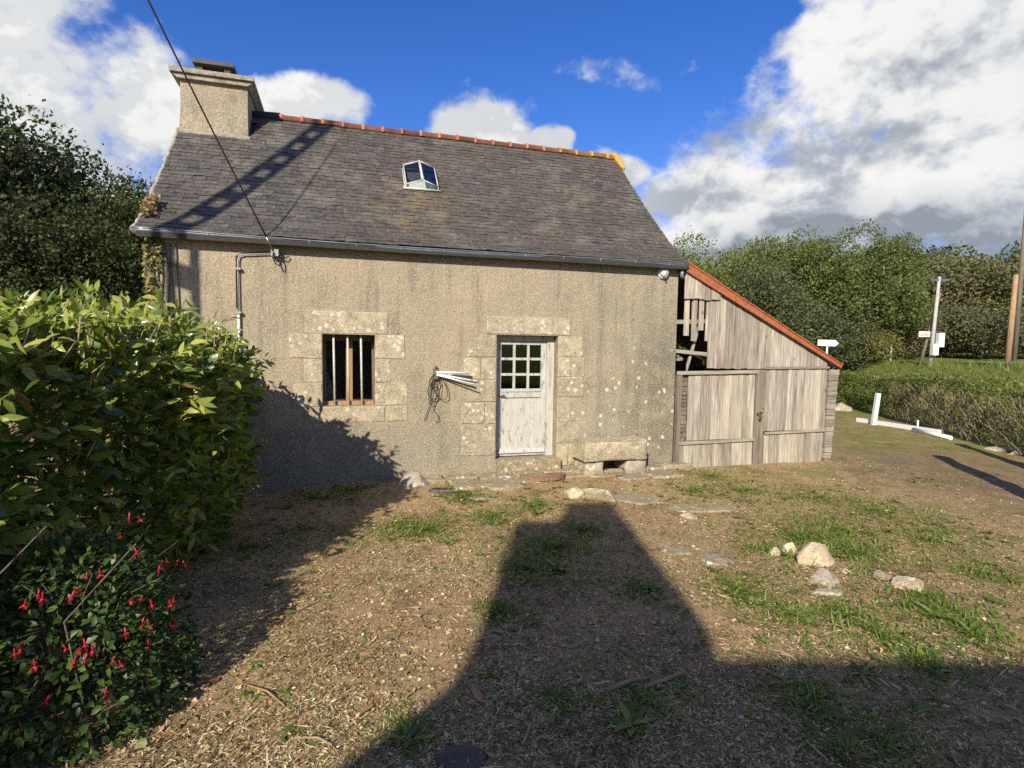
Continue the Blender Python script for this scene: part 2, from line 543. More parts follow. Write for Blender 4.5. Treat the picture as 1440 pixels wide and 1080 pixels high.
def make_terracotta():
    m, n, b = material('terracotta')
    c = n.obj()
    x, y, z = n.sep(c)
    r = n.rnd()
    base = n.ramp(n.noise(c, 9.0, 4, 0.6), [(0.3, (0.33, 0.115, 0.052)), (0.7, (0.56, 0.22, 0.10))])
    k = n.mapr(r, 0, 1, 0.65, 1.2, smooth=False)
    base = n.mix(1.0, base, n.comb(k, k, k), 'MULTIPLY')
    base = n.mix(n.mapr(n.noise(c, 20.0, 4, 0.7), 0.54, 0.68, 0, 0.45), base, (0.17, 0.12, 0.085))
    right = n.mapr(n.add(x, n.mul(n.sub(n.noise(c, 5.0, 3, 0.6), 0.5), 1.6)), 1.0, 1.9)
    base = n.mix(n.mul(right, 0.9), base, n.ramp(n.noise(c, 24.0, 3, 0.6), [(0.3, (0.46, 0.20, 0.022)), (0.7, (0.62, 0.36, 0.06))]))
    pale = n.mapr(n.noise(c, 26.0, 3, 0.6), 0.64, 0.70)
    base = n.mix(n.mul(pale, 0.6), base, (0.5, 0.46, 0.36))
    n.put(b.inputs['Base Color'], base)
    b.inputs['Roughness'].default_value = 0.85
    n.put(b.inputs['Normal'], n.bump(n.noise(c, 50.0, 4, 0.6), 0.5, 0.006))
    return m

def make_wood(name, dark, light, axis='z', per=0.30, knots=True, rough=0.85, peel=None):
    m, n, b = material(name)
    c = n.obj()
    r = n.rnd()
    sc = {'z': (1, 1, 0.045), 'x': (0.045, 1, 1), 'y': (1, 0.045, 1)}[axis]
    off = n.comb(n.mul(r, 17.0), n.mul(r, 5.0), n.mul(r, 9.0))
    g = n.noise(n.vm('MULTIPLY', n.vm('ADD', c, off), sc), 60.0, 6, 0.65, 0.3)
    g2 = n.noise(n.vm('MULTIPLY', n.vm('ADD', c, off), tuple(0.5 + 0.5 * (s == 1) if s == 1 else 0.12 for s in sc)), 9.0, 4, 0.6)
    col = n.ramp(g, [(0.28, dark), (0.52, tuple((a + d) / 2 for a, d in zip(dark, light))), (0.72, light)])
    col = n.mix(n.mapr(g2, 0.50, 0.72, 0, 0.6), col, tuple(x * 0.55 for x in dark))
    k = n.mapr(r, 0, 1, 1 - per, 1 + per * 0.6, smooth=False)
    col = n.mix(1.0, col, n.comb(k, k, n.mul(k, 0.98)), 'MULTIPLY')
    if knots:
        kd = n.voro(n.vm('MULTIPLY', n.vm('ADD', c, off), tuple(1.0 if s == 1 else 0.5 for s in sc)), 4.5)
        col = n.mix(n.mapr(kd, 0.12, 0.05, 0, 0.75), col, tuple(x * 0.35 for x in dark))
    if peel:
        p = n.noise(n.vm('MULTIPLY', c, tuple(1.0 if s == 1 else 0.4 for s in sc)), 18.0, 6, 0.7)
        col = n.mix(n.mapr(p, peel[1] - 0.04, peel[1] + 0.04), col, peel[0])
    n.put(b.inputs['Base Color'], col)
    b.inputs['Roughness'].default_value = rough
    b.inputs['Specular IOR Level'].default_value = 0.25
    n.put(b.inputs['Normal'], n.bump(g, 0.6, 0.004))
    return m

def make_leaf(name, stops, rough=0.45, trans=0.35, spec=0.4, attr=True, hue=0.0):
    m, n, b = material(name)
    r = n.attr('rnd') if attr else n.rnd()
    col = n.ramp(r, stops)
    if hue:
        k = n.mapr(n.rnd(), 0, 1, 1 - hue, 1 + hue, smooth=False)
        col = n.mix(1.0, col, n.comb(k, k, n.mapr(n.rnd(), 0, 1, 1.15, 0.8, smooth=False)), 'MULTIPLY')
    n.put(b.inputs['Base Color'], col)
    b.inputs['Roughness'].default_value = rough
    b.inputs['Specular IOR Level'].default_value = spec
    tr = n.node('ShaderNodeBsdfTranslucent')
    n.put(tr.inputs['Color'], n.mix(1.0, col, (1.25, 1.3, 0.55), 'MULTIPLY'))
    mixs = n.node('ShaderNodeMixShader')
    mixs.inputs[0].default_value = trans
    n.t.links.new(b.outputs[0], mixs.inputs[1]); n.t.links.new(tr.outputs[0], mixs.inputs[2])
    out = [q for q in n.t.nodes if q.type == 'OUTPUT_MATERIAL'][0]
    n.t.links.new(mixs.outputs[0], out.inputs[0])
    return m

def make_ground():
    m, n, b = material('yard_soil')
    c = n.pos()
    x, y, z = n.sep(c)
    big = n.noise(c, 0.55, 5, 0.6)
    mid = n.noise(c, 4.0, 5, 0.65)
    fine = n.noise(c, 58.0, 6, 0.8)
    straw = n.noise(n.vm('MULTIPLY', c, (1.0, 1.0, 1.0)), 130.0, 3, 0.7, 0.8)
    soil = n.ramp(fine, [(0.30, (0.085, 0.056, 0.032)), (0.50, (0.35, 0.245, 0.132)), (0.72, (0.60, 0.455, 0.26))])
    hay = n.ramp(straw, [(0.32, (0.15, 0.098, 0.048)), (0.55, (0.47, 0.335, 0.170)), (0.75, (0.68, 0.53, 0.30))])
    col = n.mix(n.mapr(mid, 0.36, 0.60, 0.10, 0.85), soil, hay)
    dark = n.mapr(n.noise(c, 2.1, 6, 0.75), 0.50, 0.66, 0.0, 0.7)
    col = n.mix(dark, col, n.ramp(fine, [(0.3, (0.05, 0.032, 0.018)), (0.7, (0.24, 0.16, 0.085))]))
    grass = n.ramp(n.noise(c, 55.0, 4, 0.7), [(0.3, (0.08, 0.095, 0.022)), (0.55, (0.20, 0.21, 0.055)), (0.8, (0.36, 0.31, 0.12))])
    # mown, half-green strip on the right and beyond the hedge
    s = n.add(n.mul(n.sub(x, float(HP[0])), float(HN[0])), n.mul(n.sub(y, float(HP[1])), float(HN[1])))
    right = n.mul(n.mapr(n.add(x, n.mul(n.sub(big, 0.5), 5.0)), 1.0, 4.0), n.mapr(n.noise(c, 1.5, 4, 0.65), 0.46, 0.62, 0.0, 0.6))
    strip = n.mul(n.mapr(n.add(s, n.mul(n.sub(mid, 0.5), 2.0)), -4.5, -2.0), n.mapr(n.noise(c, 2.2, 4, 0.6), 0.35, 0.58, 0.2, 0.75))
    strip = n.mul(strip, n.mapr(y, 8.5, 10.5))
    beyond = n.mapr(s, -0.3, 0.5)
    behind = n.mapr(y, 14.0, 17.0)
    g = n.mx(n.mx(right, strip), n.mx(beyond, behind))
    col = n.mix(g, col, grass)
    dirt = n.mul(n.mapr(n.vm('DISTANCE', n.vm('MULTIPLY', c, (1.0, 0.8, 0.0)), (6.8, 6.4, 0.0)), 2.6, 0.8), n.mapr(mid, 0.35, 0.6, 0.4, 1.0))
    col = n.mix(n.mul(dirt, 0.8), col, n.ramp(fine, [(0.3, (0.10, 0.068, 0.045)), (0.7, (0.27, 0.195, 0.125))]))
    n.put(b.inputs['Base Color'], col)
    b.inputs['Roughness'].default_value = 1.0
    b.inputs['Specular IOR Level'].default_value = 0.1
    h = n.add(n.mul(fine, 1.0), n.add(n.mul(straw, 0.6), n.mul(n.noise(c, 18.0, 4, 0.6), 1.5)))
    n.put(b.inputs['Normal'], n.bump(h, 0.7, 0.014))
    return m

def make_glass(name='window_glass'):
    m, n, b = material(name)
    n.t.nodes.remove(b)
    tr = n.node('ShaderNodeBsdfTransparent'); tr.inputs[0].default_value = (0.86, 0.90, 0.88, 1)
    gl = n.node('ShaderNodeBsdfGlossy'); gl.inputs['Roughness'].default_value = 0.06
    fr = n.node('ShaderNodeFresnel'); fr.inputs[0].default_value = 1.5
    mx = n.node('ShaderNodeMixShader')
    n.put(mx.inputs[0], n.add(n.mul(fr.outputs[0], 0.9), 0.02))
    n.t.links.new(tr.outputs[0], mx.inputs[1]); n.t.links.new(gl.outputs[0], mx.inputs[2])
    out = [q for q in n.t.nodes if q.type == 'OUTPUT_MATERIAL'][0]
    n.t.links.new(mx.outputs[0], out.inputs[0])
    return m

MAT = dict(
    roughcast=make_roughcast('roughcast'), chimney=make_roughcast('chimney_render', True),
    granite=make_granite('granite'), pale_rock=make_granite('pale_rock', (1.15, 1.12, 1.1)), grey_rock=make_granite('grey_rock', (0.85, 0.88, 1.0)),
    slate=make_slate(), terracotta=make_terracotta(),
    zinc=simple('zinc', (0.24, 0.265, 0.28), 0.38, 0.55, 0.25, 5.0, 0.1),
    deck=simple('roof_deck', (0.035, 0.033, 0.032), 0.9),
    mortar=simple('mortar', (0.32, 0.29, 0.23), 0.95, 0, 0.35, 18.0, 0.6, 40.0, 0.02),
    cap=simple('cap_stone', (0.31, 0.285, 0.215), 0.95, 0, 0.45, 12.0, 0.7, 45.0, 0.015),
    white_paint=simple('white_paint', (0.72, 0.72, 0.69), 0.5, 0, 0.06, 9.0, 0.1),
    door_paint=make_wood('door_paint', (0.40, 0.39, 0.345), (0.56, 0.55, 0.50), 'z', 0.0, False, 0.6, ((0.27, 0.25, 0.20), 0.59)),
    interior=simple('interior_plaster', (0.16, 0.14, 0.12), 0.95),
    bar_paint=simple('bar_paint', (0.50, 0.48, 0.42), 0.6, 0, 0.2, 20.0, 0.1),
    orange_wood=make_wood('varnished_wood', (0.27, 0.15, 0.07), (0.48, 0.30, 0.155), 'z', 0.1, False, 0.5),
    wood=make_wood('weathered_wood', (0.205, 0.178, 0.138), (0.60, 0.54, 0.43), 'z', 0.32),
    wood_x=make_wood('weathered_rail', (0.165, 0.143, 0.112), (0.45, 0.40, 0.315), 'x', 0.2),
    wood_dark=make_wood('dark_old_wood', (0.11, 0.088, 0.066), (0.29, 0.245, 0.19), 'z', 0.25),
    wood_pole=make_wood('pole_wood', (0.28, 0.17, 0.085), (0.52, 0.35, 0.20), 'z', 0.15),
    rust=simple('rust_red_sheet', (0.35, 0.108, 0.040), 0.6, 0.0, 0.35, 22.0, 0.3),
    sheet=simple('fibre_sheet', (0.25, 0.24, 0.22), 0.9),
    glass=make_glass(), black=simple('black_rubber', (0.012, 0.012, 0.013), 0.5),
    grey_plastic=simple('grey_plastic', (0.30, 0.31, 0.31), 0.5, 0, 0.1),
    white_plastic=simple('white_plastic', (0.74, 0.74, 0.72), 0.4, 0, 0.06),
    steel=simple('worn_steel', (0.30, 0.29, 0.28), 0.4, 0.9),
    bark=simple('bark', (0.13, 0.105, 0.08), 0.95, 0, 0.45, 10.0, 0.8, 24.0, 0.03),
    hedge_twig=simple('hedge_twig', (0.27, 0.205, 0.13), 0.85, 0, 0.4, 6.0, 0.2),
    twig=simple('pale_twig', (0.40, 0.29, 0.17), 0.8, 0, 0.4, 6.0, 0.2),
    straw_twig=simple('dry_twig', (0.36, 0.27, 0.165), 0.85, 0, 0.4, 6.0, 0.2),
    concrete=simple('concrete', (0.42, 0.40, 0.37), 0.95, 0, 0.2, 8.0, 0.4),
    asphalt=simple('asphalt', (0.16, 0.155, 0.15), 0.95, 0, 0.2, 30.0, 0.5),
    ground=make_ground(),
    flag=make_granite('flagstone', (0.72, 0.68, 0.62)),
    mat_coir=simple('coir', (0.23, 0.14, 0.085), 0.95, 0, 0.35, 40.0, 0.8, 120.0, 0.01),
    laurel=make_leaf('laurel_leaf', [(0.0, (0.035, 0.075, 0.014)), (0.3, (0.105, 0.175, 0.030)), (0.65, (0.27, 0.32, 0.060)), (0.95, (0.46, 0.45, 0.12)), (1.0, (0.42, 0.25, 0.09))], 0.32, 0.36, 0.55),
    fuchsia_leaf=make_leaf('fuchsia_leaf', [(0.0, (0.020, 0.048, 0.014)), (0.6, (0.050, 0.095, 0.022)), (1.0, (0.11, 0.16, 0.03))], 0.45, 0.3),
    dark_slab=simple('dark_slab', (0.075, 0.070, 0.065), 0.85, 0, 0.3, 12.0, 0.5),
    fuchsia_red=simple('fuchsia_sepal', (0.42, 0.009, 0.014), 0.4, 0, 0.3, 30.0, 0),
    fuchsia_purple=simple('fuchsia_petal', (0.24, 0.012, 0.09), 0.5, 0, 0.2, 30.0, 0),
    dark_tree=make_leaf('dark_tree_leaf', [(0.0, (0.018, 0.030, 0.008)), (0.6, (0.055, 0.072, 0.020)), (0.9, (0.13, 0.145, 0.045)), (1.0, (0.21, 0.21, 0.08))], 0.55, 0.25, 0.3, True, 0.2),
    wood_tree=make_leaf('copse_leaf', [(0.0, (0.045, 0.066, 0.020)), (0.55, (0.125, 0.155, 0.046)), (0.9, (0.22, 0.235, 0.080)), (1.0, (0.30, 0.28, 0.11))], 0.6, 0.25, 0.25, True, 0.22),
    scrub=make_leaf('scrub_leaf', [(0.0, (0.07, 0.072, 0.030)), (0.5, (0.15, 0.150, 0.062)), (0.9, (0.25, 0.225, 0.11)), (1.0, (0.28, 0.21, 0.11))], 0.7, 0.25, 0.2, True, 0.2),
    hedge=make_leaf('hedge_leaf', [(0.0, (0.05, 0.08, 0.018)), (0.55, (0.135, 0.165, 0.038)), (0.9, (0.24, 0.25, 0.07)), (1.0, (0.25, 0.20, 0.09))], 0.5, 0.3, 0.3),
    ivy=make_leaf('ivy_leaf', [(0.0, (0.05, 0.08, 0.02)), (0.4, (0.15, 0.17, 0.05)), (0.75, (0.33, 0.30, 0.11)), (1.0, (0.26, 0.10, 0.05))], 0.5, 0.25),
    grass=make_leaf('grass_blade', [(0.0, (0.075, 0.125, 0.02)), (0.5, (0.17, 0.24, 0.038)), (0.85, (0.26, 0.30, 0.065)), (1.0, (0.40, 0.35, 0.15))], 0.5, 0.35, 0.3),
    weed=make_leaf('weed_leaf', [(0.0, (0.07, 0.13, 0.024)), (0.6, (0.15, 0.225, 0.042)), (1.0, (0.26, 0.30, 0.075))], 0.45, 0.3, 0.4),
    litter=make_leaf('dry_clippings', [(0.0, (0.075, 0.048, 0.026)), (0.30, (0.25, 0.172, 0.092)), (0.6, (0.53, 0.40, 0.225)), (0.93, (0.78, 0.66, 0.43)), (1.0, (0.15, 0.18, 0.045))], 0.8, 0.15, 0.2),
    fragment=make_leaf('leaf_fragment', [(0.0, (0.10, 0.052, 0.026)), (0.4, (0.34, 0.19, 0.095)), (0.75, (0.58, 0.40, 0.22)), (1.0, (0.70, 0.55, 0.34))], 0.75, 0.15, 0.25),
    fallen_green=make_leaf('fallen_green', [(0.0, (0.20, 0.30, 0.07)), (1.0, (0.42, 0.46, 0.20))], 0.45, 0.25, 0.4, False),
    fallen_brown=make_leaf('fallen_brown', [(0.0, (0.26, 0.115, 0.045)), (1.0, (0.42, 0.24, 0.12))], 0.6, 0.15, 0.3, False),
)

# ------------------------------------------------------------------ ground sheet
def axis_lines(lo, hi, d0, a, b):
    mid = list(np.arange(a, b, d0))
    up, x, d = [], b, d0
    while x < hi:
        up.append(x); d *= 1.16; x += d
    up.append(hi)
    dn, x, d = [], a - d0, d0
    while x > lo:
        dn.append(x); d *= 1.16; x -= d
    dn.append(lo)
    return np.array(dn[::-1] + mid + up)
gx = axis_lines(-600, 600, 0.055, -3.0, 5.5)
gy = axis_lines(-600, 600, 0.055, 1.6, 8.8)
GX, GY = np.meshgrid(gx, gy)
GZ = ground_z(GX, GY)
V = np.stack([GX, GY, GZ], -1).reshape(-1, 3)
nx, ny = len(gx), len(gy)
ii = (np.arange(ny - 1)[:, None] * nx + np.arange(nx - 1)[None]).ravel()
Q = np.stack([ii, ii + 1, ii + 1 + nx, ii + nx], -1)
ground = link(bpy.data.objects.new('ground', fast_mesh('ground', V, Q, MAT['ground'])))
tag(ground, kind='structure')

mb = MB()
road_pts = [(16.6, 18.6), (19, 18.9), (26, 19.8), (40, 21.5), (80, 26)]
for (xa, ya), (xb, yb) in zip(road_pts[:-1], road_pts[1:]):
    for k in range(6):
        t0, t1 = k / 6, (k + 1) / 6
        q = []
        for t, side in ((t0, 0), (t1, 0), (t1, 1), (t0, 1)):
            x = xa + (xb - xa) * t; y = ya + (yb - ya) * t + side * 3.4
            q.append((x, y, gz(x, y) + 0.05))
        mb.face(q)
road = mb.build('road', MAT['asphalt'], fix=False)
tag(road, kind='structure')

# ------------------------------------------------------------------ the cottage
UL, UR = -4.45, 2.25
VB = 4.50
cottage = empty('stone_cottage', (F0[0], F0[1], 0.0), FA)
tag(cottage, 'small rendered stone cottage with slate roof, chimney and white half-glazed door', 'house')

def cw(u, v, z):
    p = F0 + FU * u + FN * v
    return Vector((p[0], p[1], z))

PROF = [(-0.14, 2.86), (0.12, 3.03), (0.46, 3.32), (0.99, 3.80), (1.62, 4.41), (2.26, 5.06)]
def prof_len():
    L = [0.0]
    for (a, b), (c, d) in zip(PROF[:-1], PROF[1:]):
        L.append(L[-1] + math.hypot(c - a, d - b))
    return L
PL = prof_len()
def prof_at(s):
    s = max(0.0, min(s, PL[-1] - 1e-6))
    for k in range(len(PL) - 1):
        if s <= PL[k + 1]:
            t = (s - PL[k]) / (PL[k + 1] - PL[k])
            a, b = PROF[k], PROF[k + 1]
            return a[0] + (b[0] - a[0]) * t, a[1] + (b[1] - a[1]) * t
def roof_z(v):
    if v > 2.26: v = 4.52 - v
    vs, zs = zip(*PROF)
    return float(np.interp(v, vs, zs))

WIN = (-2.62, -2.0, 0.90, 1.775)
DOOR = (-0.44, 0.42, 0.15, 1.81)
rng = random.Random(5)

def bulge(u, z):
    return 0.003 * (float(fbm(np.array([u * 2.1]), np.array([z * 2.1]), 11)[0]) - 0.5) * 2

def front_wall():
    us = sorted(set([round(x, 4) for x in np.linspace(UL, UR, 62)] + [WIN[0], WIN[1], DOOR[0], DOOR[1]]))
    zs = sorted(set([round(x, 4) for x in np.linspace(-0.3, 2.92, 30)] + [WIN[2], WIN[3], DOOR[2], DOOR[3]]))
    m = MB()
    def hole(a, b, c, d):
        um, zm = (a + b) / 2, (c + d) / 2
        return any(o[0] < um < o[1] and o[2] < zm < o[3] for o in (WIN, DOOR))
    idx = {}
    def vid(u, z):
        k = (u, z)
        if k not in idx:
            idx[k] = len(m.v); m.v.append((u, bulge(u, z), z))
        return idx[k]
    for a, b in zip(us[:-1], us[1:]):
        for c, d in zip(zs[:-1], zs[1:]):
            if not hole(a, b, c, d):
                m.f.append((vid(a, c), vid(b, c), vid(b, d), vid(a, d))); m.sm.append(True)
    T = 0.5
    for o in (WIN, DOOR):
        u0, u1, z0, z1 = o
        ul = [u for u in us if u0 <= u <= u1]; zl = [z for z in zs if z0 <= z <= z1]
        for a, b in zip(ul[:-1], ul[1:]):
            m.face([(a, bulge(a, z0), z0), (a, T, z0), (b, T, z0), (b, bulge(b, z0), z0)])
            m.face([(a, bulge(a, z1), z1), (b, bulge(b, z1), z1), (b, T, z1), (a, T, z1)])
        for c, d in zip(zl[:-1], zl[1:]):
            m.face([(u0, bulge(u0, c), c), (u0, bulge(u0, d), d), (u0, T, d), (u0, T, c)])
            m.face([(u1, bulge(u1, c), c), (u1, T, c), (u1, T, d), (u1, bulge(u1, d), d)])
    # inner face, with the same openings
    cu = [UL, WIN[0], WIN[1], DOOR[0], DOOR[1], UR]; cz = [-0.3, DOOR[2], WIN[2], WIN[3], DOOR[3], 2.92]
    for a, b in zip(cu[:-1], cu[1:]):
        for c, d in zip(cz[:-1], cz[1:]):
            if not hole(a, b, c, d):
                m.face([(a, T, c), (a, T, d), (b, T, d), (b, T, c)])
    return m
front_wall().build('wall', MAT['roughcast'], cottage, fix=False)
# gables and back wall
for (ua, ub) in ((UL, UL + 0.5), (UR - 0.5, UR)):
    poly = [(0.5, -0.3), (VB - 0.5, -0.3), (VB - 0.5, roof_z(VB - 0.5) - 0.06)] + [(4.52 - v, z - 0.06) for v, z in PROF[3:]][:2] + [(2.26, 5.0)] + [(v, z - 0.06) for v, z in reversed(PROF[3:5])] + [(0.5, roof_z(0.5) - 0.06)]
    m = MB(); m.prism(poly, 'x', ua, ub)
    for y0, y1 in ((0.012, 0.499), (VB - 0.499, VB)):
        m.prism([(y0, -0.3), (y1, -0.3), (y1, roof_z(y1) - 0.06), (y0, roof_z(y0) - 0.06)], 'x', ua + 0.002, ub - 0.002)
    m.build('gable_wall', MAT['roughcast'], cottage)
m = MB(); m.box(UL + 0.5, UR - 0.5, VB - 0.5, VB, -0.3, 2.95)
m.build('back_wall', MAT['roughcast'], cottage)
m = MB(); m.box(UL + 0.5, UR - 0.5, 0.5, VB - 0.5, -0.3, 0.12)
m.build('interior_floor', MAT['interior'], cottage)
m = MB(); m.box(UL + 0.51, UR - 0.51, 0.51, VB - 0.51, 2.35, 2.45)
m.build('interior_ceiling', MAT['interior'], cottage)

# dressed stones round the openings, each a block
def rough_block(name, u0, u1, z0, z1, v0, v1, mat, parent, seed, er=0.006):
    r = random.Random(seed)
    m = MB()
    e = 0.008 if er < 0.01 else 0.022
    fu_ = [0, e / (u1 - u0), 0.35, 0.65, 1 - e / (u1 - u0), 1]; fz_ = [0, e / (z1 - z0), 0.5, 1 - e / (z1 - z0), 1]
    nu, nz = len(fu_) - 1, len(fz_) - 1
    wob = [[r.uniform(-er, er) for _ in range(6)] for _ in range(4)]
    grid = []
    for j in range(nz + 1):
        row = []
        for i in range(nu + 1):
            u = u0 + (u1 - u0) * fu_[i] + (wob[0][j] if i < 2 else wob[1][j] if i > nu - 2 else 0)
            z = z0 + (z1 - z0) * fz_[j] + (wob[2][i] if j < 2 else wob[3][i] if j > nz - 2 else 0)
            edge = i in (0, nu) or j in (0, nz)
            v = v0 + ((0.005 if er < 0.01 else 0.016) if edge else r.uniform(-0.0018, 0.0018))
            row.append(len(m.v)); m.v.append((u, v, z))
        grid.append(row)
    for j in range(nz):
        for i in range(nu):
            m.f.append((grid[j][i], grid[j][i + 1], grid[j + 1][i + 1], grid[j + 1][i])); m.sm.append(er > 0.01)
    ring = [grid[0][i] for i in range(nu)] + [grid[j][nu] for j in range(nz)] + [grid[nz][i] for i in range(nu, 0, -1)] + [grid[j][0] for j in range(nz, 0, -1)]
    off = len(m.v)
    for k in ring:
        p = m.v[k]; m.v.append((p[0], v1, p[2]))
    for k in range(len(ring)):
        j = (k + 1) % len(ring)
        m.f.append((ring[j], ring[k], off + k, off + j)); m.sm.append(False)
    return m.build(name, mat, parent)

FV = -0.0085
STONES = [('lintel', -0.58, 0.60, 1.822, 2.05), ('lintel', -2.81, -1.845, 1.785, 2.055),
          ('window_sill', -2.64, -1.88, 0.70, 0.888)]
JAMBS = [(-0.83, -0.446, 1.515, 1.80), (-0.64, -0.446, 1.225, 1.505), (-0.815, -0.446, 0.925, 1.215), (-0.585, -0.446, 0.635, 0.915), (-0.90, -0.446, 0.215, 0.625),
         (0.426, 0.79, 1.53, 1.805), (0.426, 0.615, 1.26, 1.52), (0.426, 0.81, 0.98, 1.25), (0.426, 0.63, 0.69, 0.97), (0.426, 0.865, 0.345, 0.68), (0.426, 0.60, 0.03, 0.335),
          (0.61, 0.815, 0.03, 0.335), (0.625, 0.81, 1.265, 1.52), (-0.875, -0.655, 1.225, 1.505), (-0.905, -0.60, 0.64, 0.915),
         (-2.99, -2.626, 1.48, 1.775), (-2.83, -2.626, 1.19, 1.47), (-2.95, -2.626, 0.90, 1.18), (-1.994, -1.635, 1.485, 1.775), (-1.994, -1.81, 1.19, 1.475), (-1.994, -1.60, 0.90, 1.18), (-1.86, -1.60, 0.70, 0.885)]
for k, (nm, a, b, c, d) in enumerate(STONES):
    rough_block(nm, a, b, c, d, FV, 0.10, MAT['granite'], cottage, 100 + k)
for k, (a, b, c, d) in enumerate(JAMBS):
    rough_block('jamb_stone', a, b, c, d, FV + 0.002 * math.sin(k * 1.7), 0.10, MAT['granite'], cottage, 200 + k, 0.0065)

# doorstep
rough_block('doorstep', -0.43, 0.46, -0.12, 0.145, -0.10, 0.45, MAT['flag'], cottage, 300)

# door
def plain(mbx, name, mat, parent):
    return mbx.build(name, mat, parent)
DV = 0.15
m = MB()
m.box(-0.437, -0.385, DV - 0.02, DV + 0.07, 0.152, 1.806); m.box(0.312, 0.417, DV - 0.02, DV + 0.07, 0.152, 1.806)
m.box(-0.384, 0.311, DV - 0.02, DV + 0.07, 1.735, 1.806)
plain(m, 'door_frame', MAT['door_paint'], cottage)
door = MB()
door.box(-0.38, -0.335, DV, DV + 0.04, 0.165, 1.73); door.box(0.235, 0.308, DV, DV + 0.04, 0.165, 1.73)
door.box(-0.334, 0.234, DV, DV + 0.04, 1.685, 1.73)
door.box(-0.334, 0.234, DV, DV + 0.04, 0.965, 1.085)
door.box(-0.334, 0.234, DV, DV + 0.04, 0.165, 0.27)
door.box(-0.336, 0.236, DV + 0.020, DV + 0.036, 0.268, 0.967)
door_o = plain(door, 'door', MAT['door_paint'], cottage)
m = MB(); m.prism([(DV - 0.028, 0.205), (DV - 0.001, 0.205), (DV - 0.001, 0.262), (DV - 0.022, 0.225)], 'x', -0.36, 0.30)
plain(m, 'weather_bar', MAT['door_paint'], door_o)
m = MB(); m.box(-0.334, 0.234, DV - 0.012, DV - 0.001, 1.045, 1.068)
plain(m, 'rail_moulding', MAT['door_paint'], door_o)
gw = (0.568 - 2 * 0.034) / 3; gh = (0.60 - 2 * 0.034) / 3
m = MB()
for i in (1, 2):
    x0 = -0.334 + i * gw + (i - 1) * 0.034
    m.box(x0, x0 + 0.034, DV + 0.004, DV + 0.036, 1.0855, 1.6845)
for j in (1, 2):
    z0 = 1.085 + j * gh + (j - 1) * 0.034
    for i in range(3):
        x0 = -0.334 + i * (gw + 0.034)
        m.box(x0 + 0.0005, x0 + gw - 0.0005, DV + 0.006, DV + 0.034, z0, z0 + 0.034)
plain(m, 'glazing_bars', MAT['door_paint'], door_o)
for i in range(3):
    for j in range(3):
        x0 = -0.334 + i * (gw + 0.034); z0 = 1.085 + j * (gh + 0.034)
        m = MB(); m.box(x0 + 0.001, x0 + gw - 0.001, DV + 0.018, DV + 0.022, z0 + 0.001, z0 + gh - 0.001)
        plain(m, 'pane', MAT['glass'], door_o)
m = MB(); m.tube([(-0.36, DV, 1.0), (-0.36, DV - 0.035, 1.0)], 0.009); m.tube([(-0.365, DV - 0.035, 1.0), (-0.29, DV - 0.036, 0.998)], 0.008)
plain(m, 'door_handle', MAT['steel'], door_o)

# window: wooden casement set back, three iron bars in front
WV = 0.26
m = MB()
m.box(-2.615, -2.585, WV, WV + 0.06, 0.952, 1.77); m.box(-2.032, -2.005, WV, WV + 0.06, 0.952, 1.77)
m.box(-2.584, -2.033, WV, WV + 0.06, 1.70, 1.77)
win_o = plain(m, 'window', MAT['wood_dark'], cottage)
m = MB(); m.box(-2.615, -2.005, 0.10, WV + 0.06, 0.902, 0.95)
plain(m, 'sill_board', MAT['orange_wood'], win_o)
m = MB(); m.box(-2.345, -2.265, WV - 0.012, WV + 0.05, 0.951, 1.699)
plain(m, 'mullion', MAT['orange_wood'], win_o)
for a, b in ((-2.584, -2.346), (-2.264, -2.033)):
    m = MB(); m.box(a, b, WV + 0.02, WV + 0.024, 0.951, 1.699)
    plain(m, 'pane', MAT['glass'], win_o)
for a in (-2.485, -2.32, -2.16):
    m = MB(); m.tube([(a - 0.006, 0.075, 1.772), (a + 0.006, 0.07, 0.892)], 0.0135, 8)
    plain(m, 'bar', MAT['bar_paint'], win_o)
# pale board leaning inside the window, seen through the left light
m = MB(); m.prism([(-2.61, 0.95), (-2.46, 0.95), (-2.61, 1.42)], 'y', WV + 0.09, WV + 0.11)
plain(m, 'leaning_board', MAT['grey_plastic'], win_o)

# ---- roof
EAVE_L, EAVE_R = -4.53, 2.31
ts = 0.05
m = MB()
for side in (0, 1):
    pts = [(v, z) if side == 0 else (4.52 - v, z) for v, z in PROF]
    for (a, b), (c, d) in zip(pts[:-1], pts[1:]):
        m.prism([(a, b - 0.018), (c, d - 0.018), (c, d - 0.075), (a, b - 0.075)], 'x', EAVE_L + 0.02, EAVE_R - 0.02)
roof = m.build('roof', MAT['deck'], cottage)

